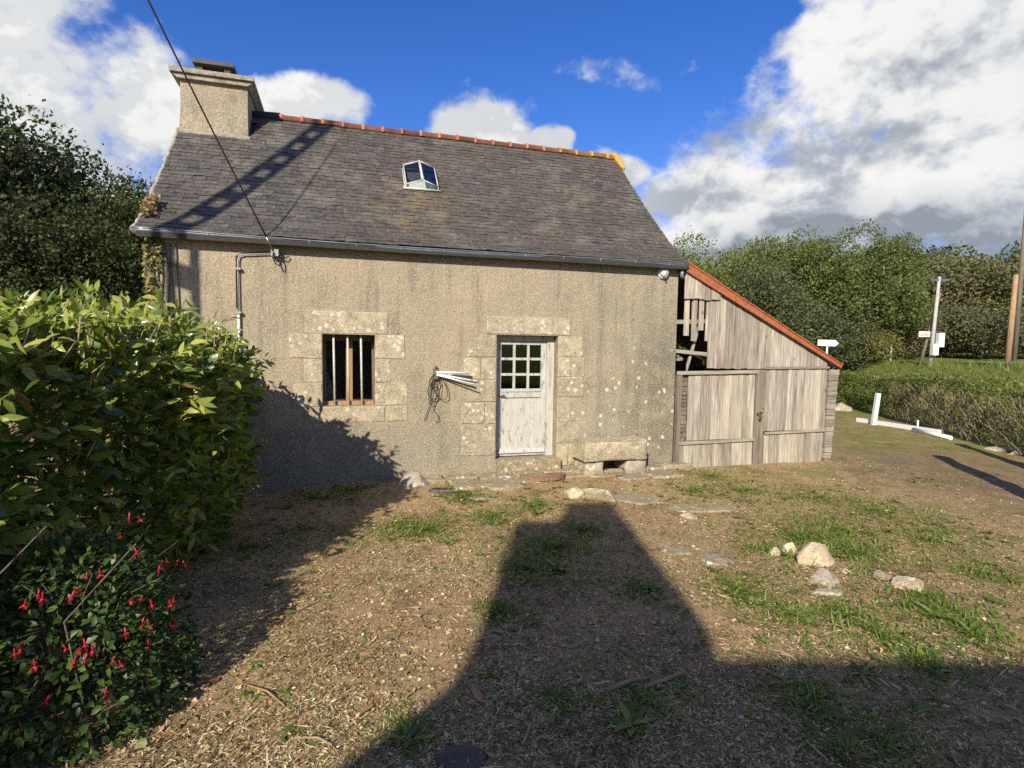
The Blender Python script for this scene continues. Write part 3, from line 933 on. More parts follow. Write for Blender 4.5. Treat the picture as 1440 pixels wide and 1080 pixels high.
CH_U, CH_V = (-4.50, -3.655), (1.76, 2.76)
SKY_U, SKY_V = (-1.53, -1.06), (1.03, 1.45)
def slate_shape(u0, u1, s0, length, lift, tilt, r):
    v0, z0 = prof_at(s0); v1, z1 = prof_at(min(s0 + length, PL[-1]))
    tv, tz = v1 - v0, z1 - z0
    l = math.hypot(tv, tz); nv, nz = -tz / l, tv / l
    th = 0.006
    c = []
    for (u, vv, zz, o) in ((u0, v0, z0, lift + tilt), (u1, v0, z0, lift - tilt), (u1, v1, z1, 0.002), (u0, v1, z1, 0.002)):
        c.append((u, vv, zz, o))
    ch0 = r.choice((0, 0, 0, 1, 2)); 
    top = [(u, vv + nv * o, zz + nz * o) for u, vv, zz, o in c]
    bot = [(u, vv + nv * (o - th), zz + nz * (o - th)) for u, vv, zz, o in c]
    dv, dz_ = tv / l, tz / l
    if ch0:
        cut = r.uniform(0.008, 0.028)
        k = 0 if ch0 == 1 else 1
        for L in (top, bot):
            p = L[k]
            L[k] = (p[0], p[1] + dv * cut, p[2] + dz_ * cut)
    return top + bot
SL_F = [(0, 1, 2, 3), (4, 5, 1, 0), (5, 6, 2, 1), (7, 4, 0, 3)]
slates = []
rs = random.Random(77)
s = -0.02
row = 0
while s < PL[-1] - 0.05:
    expo = 0.094 + rs.uniform(-0.003, 0.003)
    u = EAVE_L + rs.uniform(-0.01, 0.01) - (0.06 if row % 2 else 0)
    sag = rs.uniform(-0.004, 0.004)
    while u < EAVE_R:
        wd = rs.uniform(0.095, 0.15)
        a, b = max(u, EAVE_L - 0.01), min(u + wd, EAVE_R + 0.005)
        vmid, _ = prof_at(max(s, 0))
        um = (a + b) / 2
        blocked = (a < CH_U[1] - 0.03 and vmid > CH_V[0] - 0.02) or (SKY_U[0] + 0.03 < um < SKY_U[1] - 0.03 and SKY_V[0] - 0.02 < vmid < SKY_V[1] - 0.12)
        if b - a > 0.03 and not blocked:
            slates.append((a + 0.0015, b - 0.0015, max(0.0, s + rs.uniform(-0.007, 0.007) + sag), 0.205, 0.016 + rs.uniform(-0.002, 0.005), rs.uniform(-0.003, 0.003), rs.random()))
        u += wd
    s += expo
    row += 1
cam_local = np.array([(0 - F0[0]) * FU[0] + (0 - F0[1]) * FU[1], (0 - F0[0]) * FN[0] + (0 - F0[1]) * FN[1], CAM_H])
def slate_dist(q):
    v, z = prof_at(q[2] + 0.05)
    um = (q[0] + q[1]) / 2
    if um < -4.40: return 99
    return math.dist((um, v, z), cam_local) / max(q[1] - q[0], 0.05) ** 0.5
slates.sort(key=slate_dist)
VV, FF, RR = [], [], []
for k, q in enumerate(slates):
    vs = slate_shape(*q[:6], rs)
    if k < 300:
        me = bpy.data.meshes.new('slate')
        me.from_pydata(vs, [], SL_F)
        at_ = me.attributes.new('rnd', 'FLOAT', 'POINT'); at_.data.foreach_set('value', [q[6]] * 8)
        me.materials.append(MAT['slate'])
        link(bpy.data.objects.new('slate', me), roof)
    else:
        o = len(VV); VV += vs; FF += [tuple(o + i for i in f) for f in SL_F]; RR += [q[6]] * 8
me = bpy.data.meshes.new('slates'); me.from_pydata(VV, [], FF)
a_ = me.attributes.new('rnd', 'FLOAT', 'POINT'); a_.data.foreach_set('value', RR)
me.materials.append(MAT['slate'])
tag(link(bpy.data.objects.new('slates', me), roof), kind='stuff')
# back slope, plain sheet of slate courses
m = MB()
for k in range(32):
    s0 = k * 0.1; s1 = min(s0 + 0.13, PL[-1])
    a, b = prof_at(s0); c, d = prof_at(s1)
    m.face([(EAVE_L, 4.52 - a, b + 0.012), (EAVE_R, 4.52 - a, b + 0.012), (EAVE_R, 4.52 - c, d + 0.001), (EAVE_L, 4.52 - c, d + 0.001)])
m.build('back_slates', MAT['slate'], roof, fix=False)

# mortar along the verges
for uu, sd in ((EAVE_L - 0.012, 1), (EAVE_R + 0.006, 2)):
    m = MB(); pts = []; rad = []
    r = random.Random(sd)
    for k in range(46):
        v, z = prof_at(k / 45 * (PL[-1] - 0.03) + 0.02)
        if sd == 1 and v > 1.8: break
        pts.append((uu + r.uniform(-0.006, 0.006), v, z - 0.012 + r.uniform(-0.008, 0.008)))
        rad.append((0.030 if sd == 1 else 0.016) * r.uniform(0.6, 1.3))
    m.tube(pts, rad, 6)
    m.build('verge_mortar', MAT['mortar'], roof)

# ridge tiles: half-round, each overlapping the next with a collar
def ridge_tile(u0, u1, seed, material=None):
    r = random.Random(seed)
    m = MB()
    zc = 5.035 + r.uniform(-0.008, 0.008)
    sections = [(u0, 0.088), (u0 + 0.045, 0.088), (u0 + 0.047, 0.076), (u1 + 0.02, 0.072)]
    rings = []
    for (u, rad) in sections:
        ring = []
        for k in range(9):
            an = math.pi * (k / 8) * 1.15 - 0.075 * math.pi
            ring.append(len(m.v)); m.v.append((u, 2.26 - math.cos(an) * rad * 1.12, zc + math.sin(an) * rad))
        rings.append(ring)
    for A, B in zip(rings[:-1], rings[1:]):
        for k in range(8):
            m.f.append((A[k], B[k], B[k + 1], A[k + 1])); m.sm.append(True)
    m.f.append(tuple(rings[0])); m.sm.append(False)
    m.f.append(tuple(reversed(rings[-1]))); m.sm.append(False)
    return m.build('ridge_tile', MAT['terracotta'], roof, fix=False)
u = -3.28
k = 0
while u < 2.28:
    ridge_tile(u, min(u + 0.30, 2.32), 400 + k); u += 0.30; k += 1
m = MB(); m.tube([(-3.66, 2.26, 5.03), (-3.27, 2.26, 5.045)], 0.09, 10)
m.build('ridge_flashing', MAT['deck'], roof)
# lichen-covered end tile folded over the right verge
m = MB()
m.tube([(2.29, 2.27, 5.10), (2.325, 2.20, 5.04), (2.335, 2.02, 4.86), (2.335, 1.93, 4.77)], [0.07, 0.06, 0.045, 0.02], 8)
m.build('verge_tile', MAT['terracotta'], roof)

# chimney on the left gable
m = MB()
(u0, u1), (v0, v1) = CH_U, CH_V
i = len(m.v)
lv = [(4.15, 0.03), (4.60, 0.015), (4.9, 0.0), (5.24, 0.0)]
for z, e in lv:
    m.v += [(u0 - e * 1.2, v0 - e, z), (u1 + e * 0.3, v0 - e, z), (u1 + e * 0.3, v1 + e, z), (u0 - e * 1.2, v1 + e, z)]
for a in range(3):
    for k in range(4):
        j = (k + 1) % 4
        m.f.append((a * 4 + k, a * 4 + j, a * 4 + 4 + j, a * 4 + 4 + k)); m.sm.append(False)
m.f.append((12, 13, 14, 15)); m.sm.append(False)
chim = m.build('chimney', MAT['chimney'], roof)
m = MB()
m.prism([(u0 - 0.02, 5.242), (u1 + 0.02, 5.242), (u1 + 0.085, 5.30), (u0 - 0.10, 5.30)], 'y', v0 - 0.06, v1 + 0.06)
m.box(u0 - 0.11, u1 + 0.09, v0 - 0.10, v1 + 0.10, 5.302, 5.365, None, 0.006, rng)
m.build('chimney_cap', MAT['cap'], chim)
m = MB()
m.box(-4.36, -4.28, 2.05, 2.50, 5.366, 5.60); m.box(-4.00, -3.92, 2.05, 2.50, 5.366, 5.60)
m.box(-4.40, -3.87, 2.00, 2.55, 5.601, 5.655, None, 0.006, rng); m.box(-4.27, -4.01, 2.12, 2.50, 5.366, 5.42)
m.build('flue_cover', MAT['dark_slab'], chim)
m = MB(); m.box(u0 - 0.03, u1 + 0.03, v0 - 0.05, v0 - 0.005, 4.52, 4.56, Matrix.Identity(4), 0.01, rng)
m.build('chimney_flashing', MAT['mortar'], chim)

# gutter with its brackets
def gutter_pt(t):
    u = -4.55 + (2.33 + 4.55) * t
    return Vector((u, -0.085 + 0.006 * math.sin(u * 1.7), 2.862 - 0.02 * t + 0.012 * math.sin(u * 0.9)))
m = MB(); N = 60
rings = []
for k in range(N + 1):
    p = gutter_pt(k / N); ring = []
    for j in range(11):
        an = math.pi * (1 + j / 10)
        ring.append(len(m.v)); m.v.append((p.x, p.y - math.cos(an) * -0.058, p.z + math.sin(an) * 0.058))
    ring.append(len(m.v)); m.v.append((p.x, p.y + 0.052, p.z))
    for j in range(9, 0, -1):
        an = math.pi * (1 + j / 10)
        ring.append(len(m.v)); m.v.append((p.x, p.y + math.cos(an) * 0.052, p.z + 0.006 + math.sin(an) * 0.05))
    ring.append(len(m.v)); m.v.append((p.x, p.y - 0.052, p.z))
    rings.append(ring)
for A, B in zip(rings[:-1], rings[1:]):
    n_ = len(A)
    for j in range(n_):
        m.f.append((A[j], A[(j + 1) % n_], B[(j + 1) % n_], B[j])); m.sm.append(True)
m.f.append(tuple(rings[0])); m.sm.append(False); m.f.append(tuple(reversed(rings[-1]))); m.sm.append(False)
gut = m.build('gutter', MAT['zinc'], cottage)
m = MB(); m.tube([gutter_pt(k / N) + Vector((0, -0.058, 0.004)) for k in range(N + 1)], 0.009, 6)
m.build('gutter_bead', MAT['zinc'], gut)
for k in range(13):
    p = gutter_pt((k + 0.4) / 13)
    m = MB()
    m.tube([p + Vector((0, math.cos(math.pi * (1 + j / 8)) * 0.062, math.sin(math.pi * (1 + j / 8)) * 0.062)) for j in range(9)], 0.006, 5)
    m.build('gutter_bracket', MAT['zinc'], gut)

# skylight with two tilted panes meeting in a white ridge bar
def on_roof(u, v, h):
    z = roof_z(v); e = 0.02
    tz = (roof_z(v + e) - roof_z(v - e)) / (2 * e); l = math.hypot(1, tz)
    return Vector((u, v - tz / l * h, z + h / l))
sky_o = None
m = MB()
ua, ub, va, vb = SKY_U[0], SKY_U[1], SKY_V[0], SKY_V[1] - 0.02
um = (ua + ub) / 2
def bar(mbx, a, b, rad): mbx.tube([a, b], rad, 6)
B = {k: on_roof(*q) for k, q in dict(fl=(ua, va, 0.03), fr=(ub, va, 0.03), bl=(ua, vb, 0.03), br=(ub, vb, 0.03), tl=(ua + .01, va + .01, 0.085), tr=(ub - .01, va + .01, 0.085), kl=(ua + .01, vb, 0.085), kr=(ub - .01, vb, 0.085), mf=(um, va + .01, 0.17), mb=(um, vb, 0.17)).items()}
bar(m, B['fl'] + Vector((-.03, -.01, 0)), B['fr'] + Vector((.03, -.01, 0)), 0.016)
for a, b in (('fl', 'bl'), ('fr', 'br'), ('bl', 'br'), ('fl', 'tl'), ('fr', 'tr'), ('tl', 'mf'), ('tr', 'mf'), ('tl', 'kl'), ('tr', 'kr'), ('kl', 'mb'), ('kr', 'mb')):
    bar(m, B[a], B[b], 0.010)
bar(m, B['mf'], B['mb'], 0.020)
sky_o = m.build('skylight', MAT['bar_paint'], roof)
def pane(pts, name='pane'):
    mbx = MB(); pts = [Vector(p) for p in pts]
    nrm = (pts[1] - pts[0]).cross(pts[2] - pts[0]).normalized() * 0.002
    n_ = len(pts); i = 0
    mbx.v = [tuple(p + nrm) for p in pts] + [tuple(p - nrm) for p in pts]
    mbx.f = [tuple(range(n_)), tuple(reversed(range(n_, 2 * n_)))] + [(k, n_ + k, n_ + (k + 1) % n_, (k + 1) % n_) for k in range(n_)]
    mbx.sm = [False] * len(mbx.f)
    return mbx.build(name, MAT['glass'], sky_o)
pane([B['tl'], B['mf'], B['mb'], B['kl']]); pane([B['mf'], B['tr'], B['kr'], B['mb']])
pane([B['fl'], B['fr'], B['tr'], B['mf'], B['tl']]); pane([B['fl'], B['tl'], B['kl'], B['bl']]); pane([B['fr'], B['br'], B['kr'], B['tr']])
m = MB()
q = [on_roof(ua + .02, va + .05, 0.012), on_roof(ub - .02, va + .05, 0.012), on_roof(ub - .02, vb - .02, 0.012), on_roof(ua + .02, vb - .02, 0.012)]
m.face(q)
m.build('skylight_well', MAT['white_plastic'], sky_o, fix=False)

# ------------------------------------------------------------------ lean-to shed of grey boards
shed_p = cw(3.7, -0.03, -0.14)
shed = empty('lean_to_shed', shed_p, FA)
tag(shed, 'weathered grey board lean-to shed with rust red roof edge beside the cottage', 'shed')
SO = Vector((3.7, -0.03, -0.14))
rp = random.Random(31)

def fascia_z(u):       # underside of the red edge
    return 2.745 + (1.385 - 2.745) * (u - 2.35) / (5.20 - 2.35)
def shed_build(mbx, name, mat, parent=None):
    mbx.v = [(x - SO.x, y - SO.y, z - SO.z) for x, y, z in mbx.v]
    return mbx.build(name, mat, parent or shed)
def plank(u0, u1, z0, z1, v0=-0.03, th=0.02, mat='wood', name='plank', slope_top=False, ragged=0.0):
    """a sawn board with its own twist; a sloping top follows the roof edge"""
    r = rp
    zt0 = fascia_z(u0) + 0.03 if slope_top else z1 + r.uniform(-0.003, 0.003)
    zt1 = fascia_z(u1) + 0.03 if slope_top else z1 + r.uniform(-0.003, 0.003)
    b0 = z0 + r.uniform(-ragged, ragged); b1 = b0 + r.uniform(-ragged, ragged) * 0.5
    off = v0 + r.uniform(-0.005, 0.004)
    tw = r.uniform(-0.004, 0.004); cup = r.uniform(0.0, 0.003)
    mbx = MB()
    du = r.uniform(-0.002, 0.002)
    um = (u0 + u1) / 2
    zm = (zt0 + zt1) / 2; bm_ = (b0 + b1) / 2
    pts = [(u0, off + tw, b0), (um, off - cup, bm_), (u1, off - tw, b1), (u0 + du, off - tw, zt0), (um + du, off - cup, zm), (u1 + du, off + tw, zt1)]
    mbx.v = pts + [(x, y + th, z) for x, y, z in pts]
    mbx.f = [(0, 1, 4, 3), (1, 2, 5, 4), (7, 6, 9, 10), (8, 7, 10, 11), (6, 7, 1, 0), (7, 8, 2, 1), (3, 4, 10, 9), (4, 5, 11, 10), (6, 0, 3, 9), (2, 8, 11, 5)]
    mbx.sm = [False] * 10
    return shed_build(mbx, name, MAT[mat])
def run(u0, u1, z0, z1, w0=0.085, w1=0.135, **kw):
    u = u0
    while u < u1 - 0.02:
        wd = rp.uniform(w0, w1)
        if u1 - (u + wd) < 0.05: wd = u1 - u
        plank(u, u + wd - rp.uniform(0.002, 0.007), z0, z1, **kw); u += wd
# boards above the door, under the sloping edge
run(2.345, 2.95, 2.385, 0, 0.08, 0.12, slope_top=True, ragged=0.012, v0=-0.035)
run(2.79, 5.0, 1.375, 0, 0.075, 0.125, slope_top=True, v0=-0.008, ragged=0.006)
# hanging slats in the gap
for (a, b, z) in ((2.375, 2.455, 1.855), (2.502, 2.585, 1.785), (2.622, 2.70, 1.935), (2.742, 2.80, 1.775)):
    plank(a, b, z, 2.42, v0=0.0, th=0.018, name='slat', ragged=0.01)
# rails behind the gap and the loose stick
def rail(u0, z0, u1, z1, h, v0, th, mat='wood_x', name='rail'):
    mbx = MB(); mbx.prism([(u0, z0 - h / 2), (u1, z1 - h / 2), (u1, z1 + h / 2), (u0, z0 + h / 2)], 'y', v0, v0 + th)
    return shed_build(mbx, name, MAT[mat])
rail(2.27, 2.05, 2.79, 2.075, 0.06, 0.03, 0.03)
rail(2.27, 1.63, 2.80, 1.585, 0.055, 0.03, 0.03)
rail(2.66, 1.93, 2.49, 1.36, 0.13, 0.07, 0.025, 'wood', 'loose_stick')
rail(2.30, 1.46, 2.9, 1.50, 0.04, 0.7, 0.03)
rail(2.35, 1.80, 3.1, 1.42, 0.05, 0.9, 0.04)
# main rails
rail(2.255, 1.31, 3.645, 1.332, 0.052, -0.062, 0.032)
rail(3.785, 1.388, 5.0, 1.402, 0.034, -0.058, 0.027)
rail(2.305, 0.278, 3.625, 0.296, 0.044, -0.058, 0.026)
rail(3.825, 0.385, 4.97, 0.40, 0.036, -0.058, 0.026)
# left leaf, right leaf, and the short boards at the foot
run(2.465, 3.622, 0.315, 1.288, 0.085, 0.13, v0=-0.028)
run(3.80, 4.985, 0.415, 1.37, 0.085, 0.135, v0=-0.03)
run(2.30, 3.622, -0.165, 0.262, 0.09, 0.13, v0=-0.03, ragged=0.014)
run(3.835, 4.96, -0.13, 0.37, 0.09, 0.13, v0=-0.03, ragged=0.012)
# posts
plank(2.265, 2.335, -0.17, 1.285, -0.05, 0.06, 'wood_dark', 'post')
plank(3.632, 3.79, -0.16, 1.36, -0.05, 0.045, 'wood_dark', 'middle_post')
# stone visible through the slot beside the post: rough horizontal pieces
z = 0.30
while z < 1.26:
    h = rp.uniform(0.05, 0.085)
    m = MB(); m.box(2.34, 2.462, 0.005, 0.06, z, z + h - 0.008, None, 0.004, rp)
    shed_build(m, 'filling_board', MAT['wood_dark']); z += h
# corner: stacked short board ends up the right edge
z = -0.15
while z < 1.36:
    h = rp.uniform(0.075, 0.105)
    top = min(z + h - 0.006, 1.40)
    sh = 0.10 * (z + 0.15) / 1.5
    m = MB(); m.box(4.99 + sh * 0.3 + rp.uniform(-.006, .006), 5.115 + sh, -0.045 + rp.uniform(-.008, .008), 0.05, z, top, None, 0.004, rp)
    shed_build(m, 'corner_board', MAT['wood_x']); z += h
m = MB(); m.box(5.03, 5.13, 0.06, 3.4, -0.16, 1.32); shed_build(m, 'side_wall', MAT['wood_dark'])
m = MB(); m.prism([(2.26, -0.16), (5.02, -0.16), (5.02, 1.42), (2.26, 2.70)], 'y', 3.3, 3.4); shed_build(m, 'back_wall', MAT['wood_dark'])
# sheet roof and the red edge
m = MB()
nco = 34
for k in range(nco):
    v0, v1 = -0.02 + k * 0.1, -0.02 + (k + 1) * 0.1
    m.prism([(2.31, 2.86), (5.23, 1.43), (5.23, 1.40 - 0.012 * (k % 2)), (2.31, 2.83 - 0.012 * (k % 2))], 'y', v0, v1 - 0.0005)
shed_build(m, 'roof_sheet', MAT['sheet'])
m = MB()
m.prism([(2.335, 2.765), (5.215, 1.388), (5.215, 1.432), (2.36, 2.885)], 'y', -0.085, -0.045)
m.prism([(2.345, 2.887), (5.225, 1.434), (5.225, 1.452), (2.345, 2.908)], 'y', -0.10, 0.14)
shed_build(m, 'roof_edge', MAT['rust'])
# hasp and padlock
m = MB(); m.box(3.655, 3.735, -0.075, -0.051, 0.675, 0.705); m.tube([(3.68, -0.085, 0.69), (3.68, -0.095, 0.66), (3.70, -0.095, 0.65), (3.72, -0.09, 0.68)], 0.006, 6)
m.box(3.672, 3.712, -0.105, -0.080, 0.605, 0.650)
m.tube([(3.715, -0.06, 0.71), (3.745, -0.08, 0.74), (3.77, -0.06, 0.77)], 0.010, 6)
shed_build(m, 'padlock', MAT['steel'])

# ------------------------------------------------------------------ things on the cottage wall
def local_thing(name, u, v, z, label, cat):
    o = empty(name, cw(u, v, z), FA)
    return tag(o, label, cat)
# round bulkhead lamp
lamp = local_thing('wall_lamp', 1.99, 0.0, 2.735, 'round white bulkhead lamp under the right end of the gutter', 'lamp')
m = MB(); m.tube([(0, 0.01, 0), (0, -0.035, 0), (0, -0.04, 0)], [0.085, 0.085, 0.07], 20); m.build('lamp_base', MAT['white_plastic'], lamp)
m = MB(); m.tube([(0, -0.038, 0), (0, -0.07, 0), (0, -0.092, 0), (0, -0.10, 0)], [0.074, 0.064, 0.040, 0.012], 20)
gl, n, b = material('frosted_glass'); b.inputs['Base Color'].default_value = (0.62, 0.61, 0.57, 1); b.inputs['Roughness'].default_value = 0.18; b.inputs['Coat Weight'].default_value = 0.6
m.build('lamp_glass', gl, lamp)
m = MB(); m.box(-0.006, 0.006, -0.108, -0.098, -0.078, 0.078); m.build('lamp_guard', MAT['grey_plastic'], lamp)
# junction spout at the gutter end
tag(lamp, group=None)
jb = local_thing('gutter_outlet', 2.262, -0.07, 2.76, 'short grey gutter outlet pipe at the right corner of the eaves', 'pipe')
m = MB(); m.tube([(0, 0, 0.055), (0, 0, -0.05), (0.03, 0.01, -0.09)], 0.03, 10); m.build('outlet', MAT['zinc'], jb)

# service bracket, conduit and cable
br = local_thing('cable_bracket', -3.13, 0.0, 2.70, 'small grey anchor box where the overhead cable meets the wall', 'cable bracket')
m = MB(); m.box(-0.04, 0.04, -0.09, 0.012, -0.04, 0.04, None, 0.002); m.build('anchor_box', MAT['grey_plastic'], br)
m = MB(); m.tube([(-0.02, -0.09, 0.02), (-0.05, -0.13, 0.09), (-0.08, -0.15, 0.16)], 0.011, 6); m.build('anchor_clamp', MAT['steel'], br)
m = MB(); m.tube([(-0.01, -0.10, 0.0), (-0.02, -0.12, -0.06), (0.01, -0.11, -0.13), (0.05, -0.09, -0.15), (0.06, -0.07, -0.08), (0.03, -0.05, -0.02)], 0.008, 6)
m.tube([(0.03, -0.06, -0.03), (0.10, -0.06, -0.05), (0.15, -0.03, -0.03)], 0.007, 6); m.build('cable_loop', MAT['black'], br)
cd = local_thing('electric_conduit', -3.53, 0.0, 1.55, 'thin grey conduit bending down the cottage wall from the cable bracket', 'conduit')
m = MB(); m.tube([(0.365, -0.03, 1.145), (0.06, -0.03, 1.115), (0.015, -0.03, 1.10), (0.0, -0.03, 1.05), (0.0, -0.03, 0.45)], 0.0085, 8); m.build('upper_conduit', MAT['grey_plastic'], cd)
m = MB(); m.tube([(0.33, -0.012, 1.165), (0.06, -0.012, 1.135), (-0.02, -0.014, 1.10), (-0.022, -0.014, 0.5)], 0.007, 6); m.build('cable', MAT['black'], cd)
m = MB(); m.tube([(0.0, -0.03, 0.46), (0.0, -0.03, -0.6)], 0.014, 8); m.build('lower_conduit', MAT['white_plastic'], cd)
for zz in (0.95, 0.45, 0.0):
    m = MB(); m.box(-0.03, 0.03, -0.055, 0.012, zz - 0.012, zz + 0.012); m.build('clip', MAT['grey_plastic'], cd)

# folded drying arms with a hank of dark cord
dr = local_thing('drying_rack', -1.25, 0.0, 1.32, 'folded white drying arms on the wall with dark cord hanging down', 'drying rack')
m = MB(); m.box(-0.03, 0.03, -0.06, 0.012, -0.09, 0.04); m.tube([(-0.005, -0.05, 0.03), (-0.005, -0.05, 0.085)], 0.014, 8); m.build('wall_bracket', MAT['wood_dark'], dr)
for k, (x1, y1, z1, rr) in enumerate(((0.42, -0.10, -0.012, 0.013), (0.46, -0.13, -0.055, 0.009), (0.43, -0.17, -0.10, 0.013), (0.47, -0.20, -0.15, 0.009))):
    m = MB(); m.tube([(0.0, -0.05, 0.0 - 0.012 * k), (x1, y1, z1)], rr, 8)
    m.build('arm', MAT['white_paint'] if k != 1 else MAT['steel'], dr)
rr = random.Random(8)
m = MB()
for k in range(4):
    pts = []
    w_, d_ = rr.uniform(0.03, 0.15), rr.uniform(0.15, 0.40)
    cx = rr.uniform(-0.08, 0.12)
    for j in range(17):
        t = j / 16 * 2 * math.pi
        pts.append((cx * (1 - math.cos(t)) / 2 + w_ * math.sin(t) * (0.5 + 0.5 * math.sin(t / 2)), -0.05 - 0.02 * rr.random(), -0.02 - d_ * (1 - math.cos(t)) / 2))
    m.tube(pts, 0.0045, 5)
m.tube([(0.0, -0.05, -0.05), (0.02, -0.04, -0.3), (-0.03, -0.03, -0.48), (0.03, -0.03, -0.55), (0.05, -0.03, -0.62), (0.0, -0.03, -0.64)], 0.0045, 5)
m.tube([(-0.03, -0.05, -0.05), (-0.06, -0.04, -0.35), (-0.10, -0.03, -0.50), (-0.14, -0.03, -0.62)], 0.0045, 5)
m.build('cord', MAT['black'], dr)

# ------------------------------------------------------------------ stones
def rock_mesh(name, dims, seed, mat, flat=False, cuts=11, sub=3):
    import bmesh
    r = random.Random(seed)
    bm = bmesh.new()
    bmesh.ops.create_icosphere(bm, subdivisions=sub, radius=1.0)
    planes = []
    for k in range(cuts):
        nrm = Vector((r.uniform(-1, 1), r.uniform(-1, 1), r.uniform(-0.6, 1))).normalized()
        planes.append((nrm, r.uniform(0.38, 0.74)))
    if flat: planes.append((Vector((r.uniform(-.08, .08), r.uniform(-.08, .08), 1)).normalized(), 0.55))
    for vtx in bm.verts:
        p = vtx.co.copy()
        for nrm, d in planes:
            e = p.dot(nrm) - d
            if e > 0: p -= nrm * e * 0.985
        s_ = 1 + 0.10 * (float(fbm(np.array([p.x * 2.3 + seed]), np.array([p.y * 2.3 + p.z * 1.7]), 5)[0]) - 0.5)
        s_ *= 1.45
        vtx.co = Vector((p.x * dims[0] / 2 * s_, p.y * dims[1] / 2 * s_, p.z * dims[2] / 2 * s_))
    me = bpy.data.meshes.new(name)
    bm.to_mesh(me); bm.free()
    me.polygons.foreach_set('use_smooth', [False] * len(me.polygons))
    me.materials.append(mat)
    return me
def rock(px, py, dims, seed, label, mat='pale_rock', rz=0.0, tilt=(0, 0), sink=0.25, flat=False, name='rock', cat='rock', group=None):
    x, y, z = G(px, py)
    o = link(bpy.data.objects.new(name, rock_mesh(name, dims, seed, MAT[mat], flat)))
    o.location = (x, y, z + dims[2] * (0.5 - sink - 0.10)); o.rotation_euler = (tilt[0], tilt[1], rz)
    return tag(o, label, cat, group)
rock(806, 697, (0.42, 0.24, 0.20), 1, 'pale wedge-shaped rock in front of the door, left one of a touching pair', rz=0.45, tilt=(0.25, 0.1), sink=.3)
rock(845, 700, (0.42, 0.24, 0.22), 2, 'pale slanting rock in front of the stone bench, right one of a touching pair', rz=-0.35, tilt=(0.3, -0.28), sink=.28)
rock(586, 683, (0.42, 0.26, 0.20), 3, 'grey angular rock beside the dark drain hole left of the door', 'grey_rock', 0.1, (0.1, 0.15), .3)
rock(1150, 793, (0.26, 0.17, 0.26), 4, 'upright rounded tan rock, tallest of the right-hand rocks', rz=0.2, tilt=(-0.15, 0), sink=.18)
rock(1164, 816, (0.27, 0.2, 0.14), 5, 'grey rock leaning against the foot of the upright tan rock', 'grey_rock', 0.5, (0.1, 0.1), .35)
rock(1108, 775, (0.12, 0.09, 0.12), 6, 'small white rock, second from left in the right-hand row', rz=0.6, sink=.25)
rock(1089, 781, (0.11, 0.09, 0.09), 7, 'small pinkish rock at the left end of the right-hand row', rz=0.1, sink=.3)
rock(1278, 826, (0.24, 0.17, 0.16), 8, 'large cream rock at the right end of the right-hand row', rz=-0.4, sink=.3)
rock(1242, 812, (0.14, 0.10, 0.08), 9, 'flat cream rock just left of the large cream rock', rz=0.1, sink=.3)
rock(1192, 806, (0.06, 0.05, 0.05), 10, 'pebble-sized rock right of the upright tan rock', rz=0.1, sink=.3)
rock(1155, 833, (0.22, 0.14, 0.05), 11, 'small flat grey stone set in the soil below the leaning grey rock', 'grey_rock', 0.2, sink=.4, flat=True)
rock(1404, 633, (0.55, 0.3, 0.2), 12, 'pale broken rock at the foot of the boundary hedge, left one', rz=-0.5, sink=.4)
rock(1436, 640, (0.35, 0.25, 0.2), 13, 'pale broken rock at the foot of the boundary hedge, cut by the picture edge', rz=0.3, sink=.35)
rock(968, 727, (0.20, 0.10, 0.08), 14, 'small pale stone beside the tilted flagstone on the dirt', rz=-0.2, sink=.35)
rock(460, 662, (0.16, 0.12, 0.10), 15, 'small grey rock at the wall foot under the barred window', 'grey_rock', 0.2)
rock(1183, 577, (0.7, 0.4, 0.28), 16, 'dark stone heap under the far end of the boundary hedge', 'grey_rock', 0.9)

# paving along the front of the cottage: a terrace of flagstones
paving = empty('paving', cw(0.3, -0.45, -0.05), FA)
tag(paving, kind='structure')
def flag_mesh(poly, top, th, seed):
    r = random.Random(seed)
    m = MB(); n_ = len(poly)
    cx = sum(p[0] for p in poly) / n_; cy = sum(p[1] for p in poly) / n_
    ring0 = [(cx + (x - cx) * 0.93, cy + (y - cy) * 0.93, top + r.uniform(-.006, .008)) for x, y in poly]
    ring1 = [(x, y, top - 0.014 + r.uniform(-.004, .004)) for x, y in poly]
    ring2 = [(x, y, top - th) for x, y in poly]
    m.v = [(cx, cy, top + 0.004)] + ring0 + ring1 + ring2
    for k in range(n_):
        j = (k + 1) % n_
        m.f.append((0, 1 + k, 1 + j)); m.f.append((1 + k, 1 + n_ + k, 1 + n_ + j, 1 + j)); m.f.append((1 + n_ + k, 1 + 2 * n_ + k, 1 + 2 * n_ + j, 1 + n_ + j))
    m.sm = [False] * len(m.f)
    return m
rf = random.Random(19)
def blob_poly(cx, cy, a, b, n_, r, rot=0):
    out = []
    for k in range(n_):
        an = 2 * math.pi * (k + r.uniform(-.25, .25)) / n_; rad = r.uniform(0.82, 1.08)
        x, y = math.cos(an) * a * rad, math.sin(an) * b * rad
        sx = max(-a * .92, min(a * .92, x)); sy = max(-b * .9, min(b * .9, y))
        out.append((cx + sx * math.cos(rot) - sy * math.sin(rot), cy + sx * math.sin(rot) + sy * math.cos(rot)))
    return out
cu = [-1.95 + 0.46 * k + rf.uniform(-.09, .09) for k in range(10)]
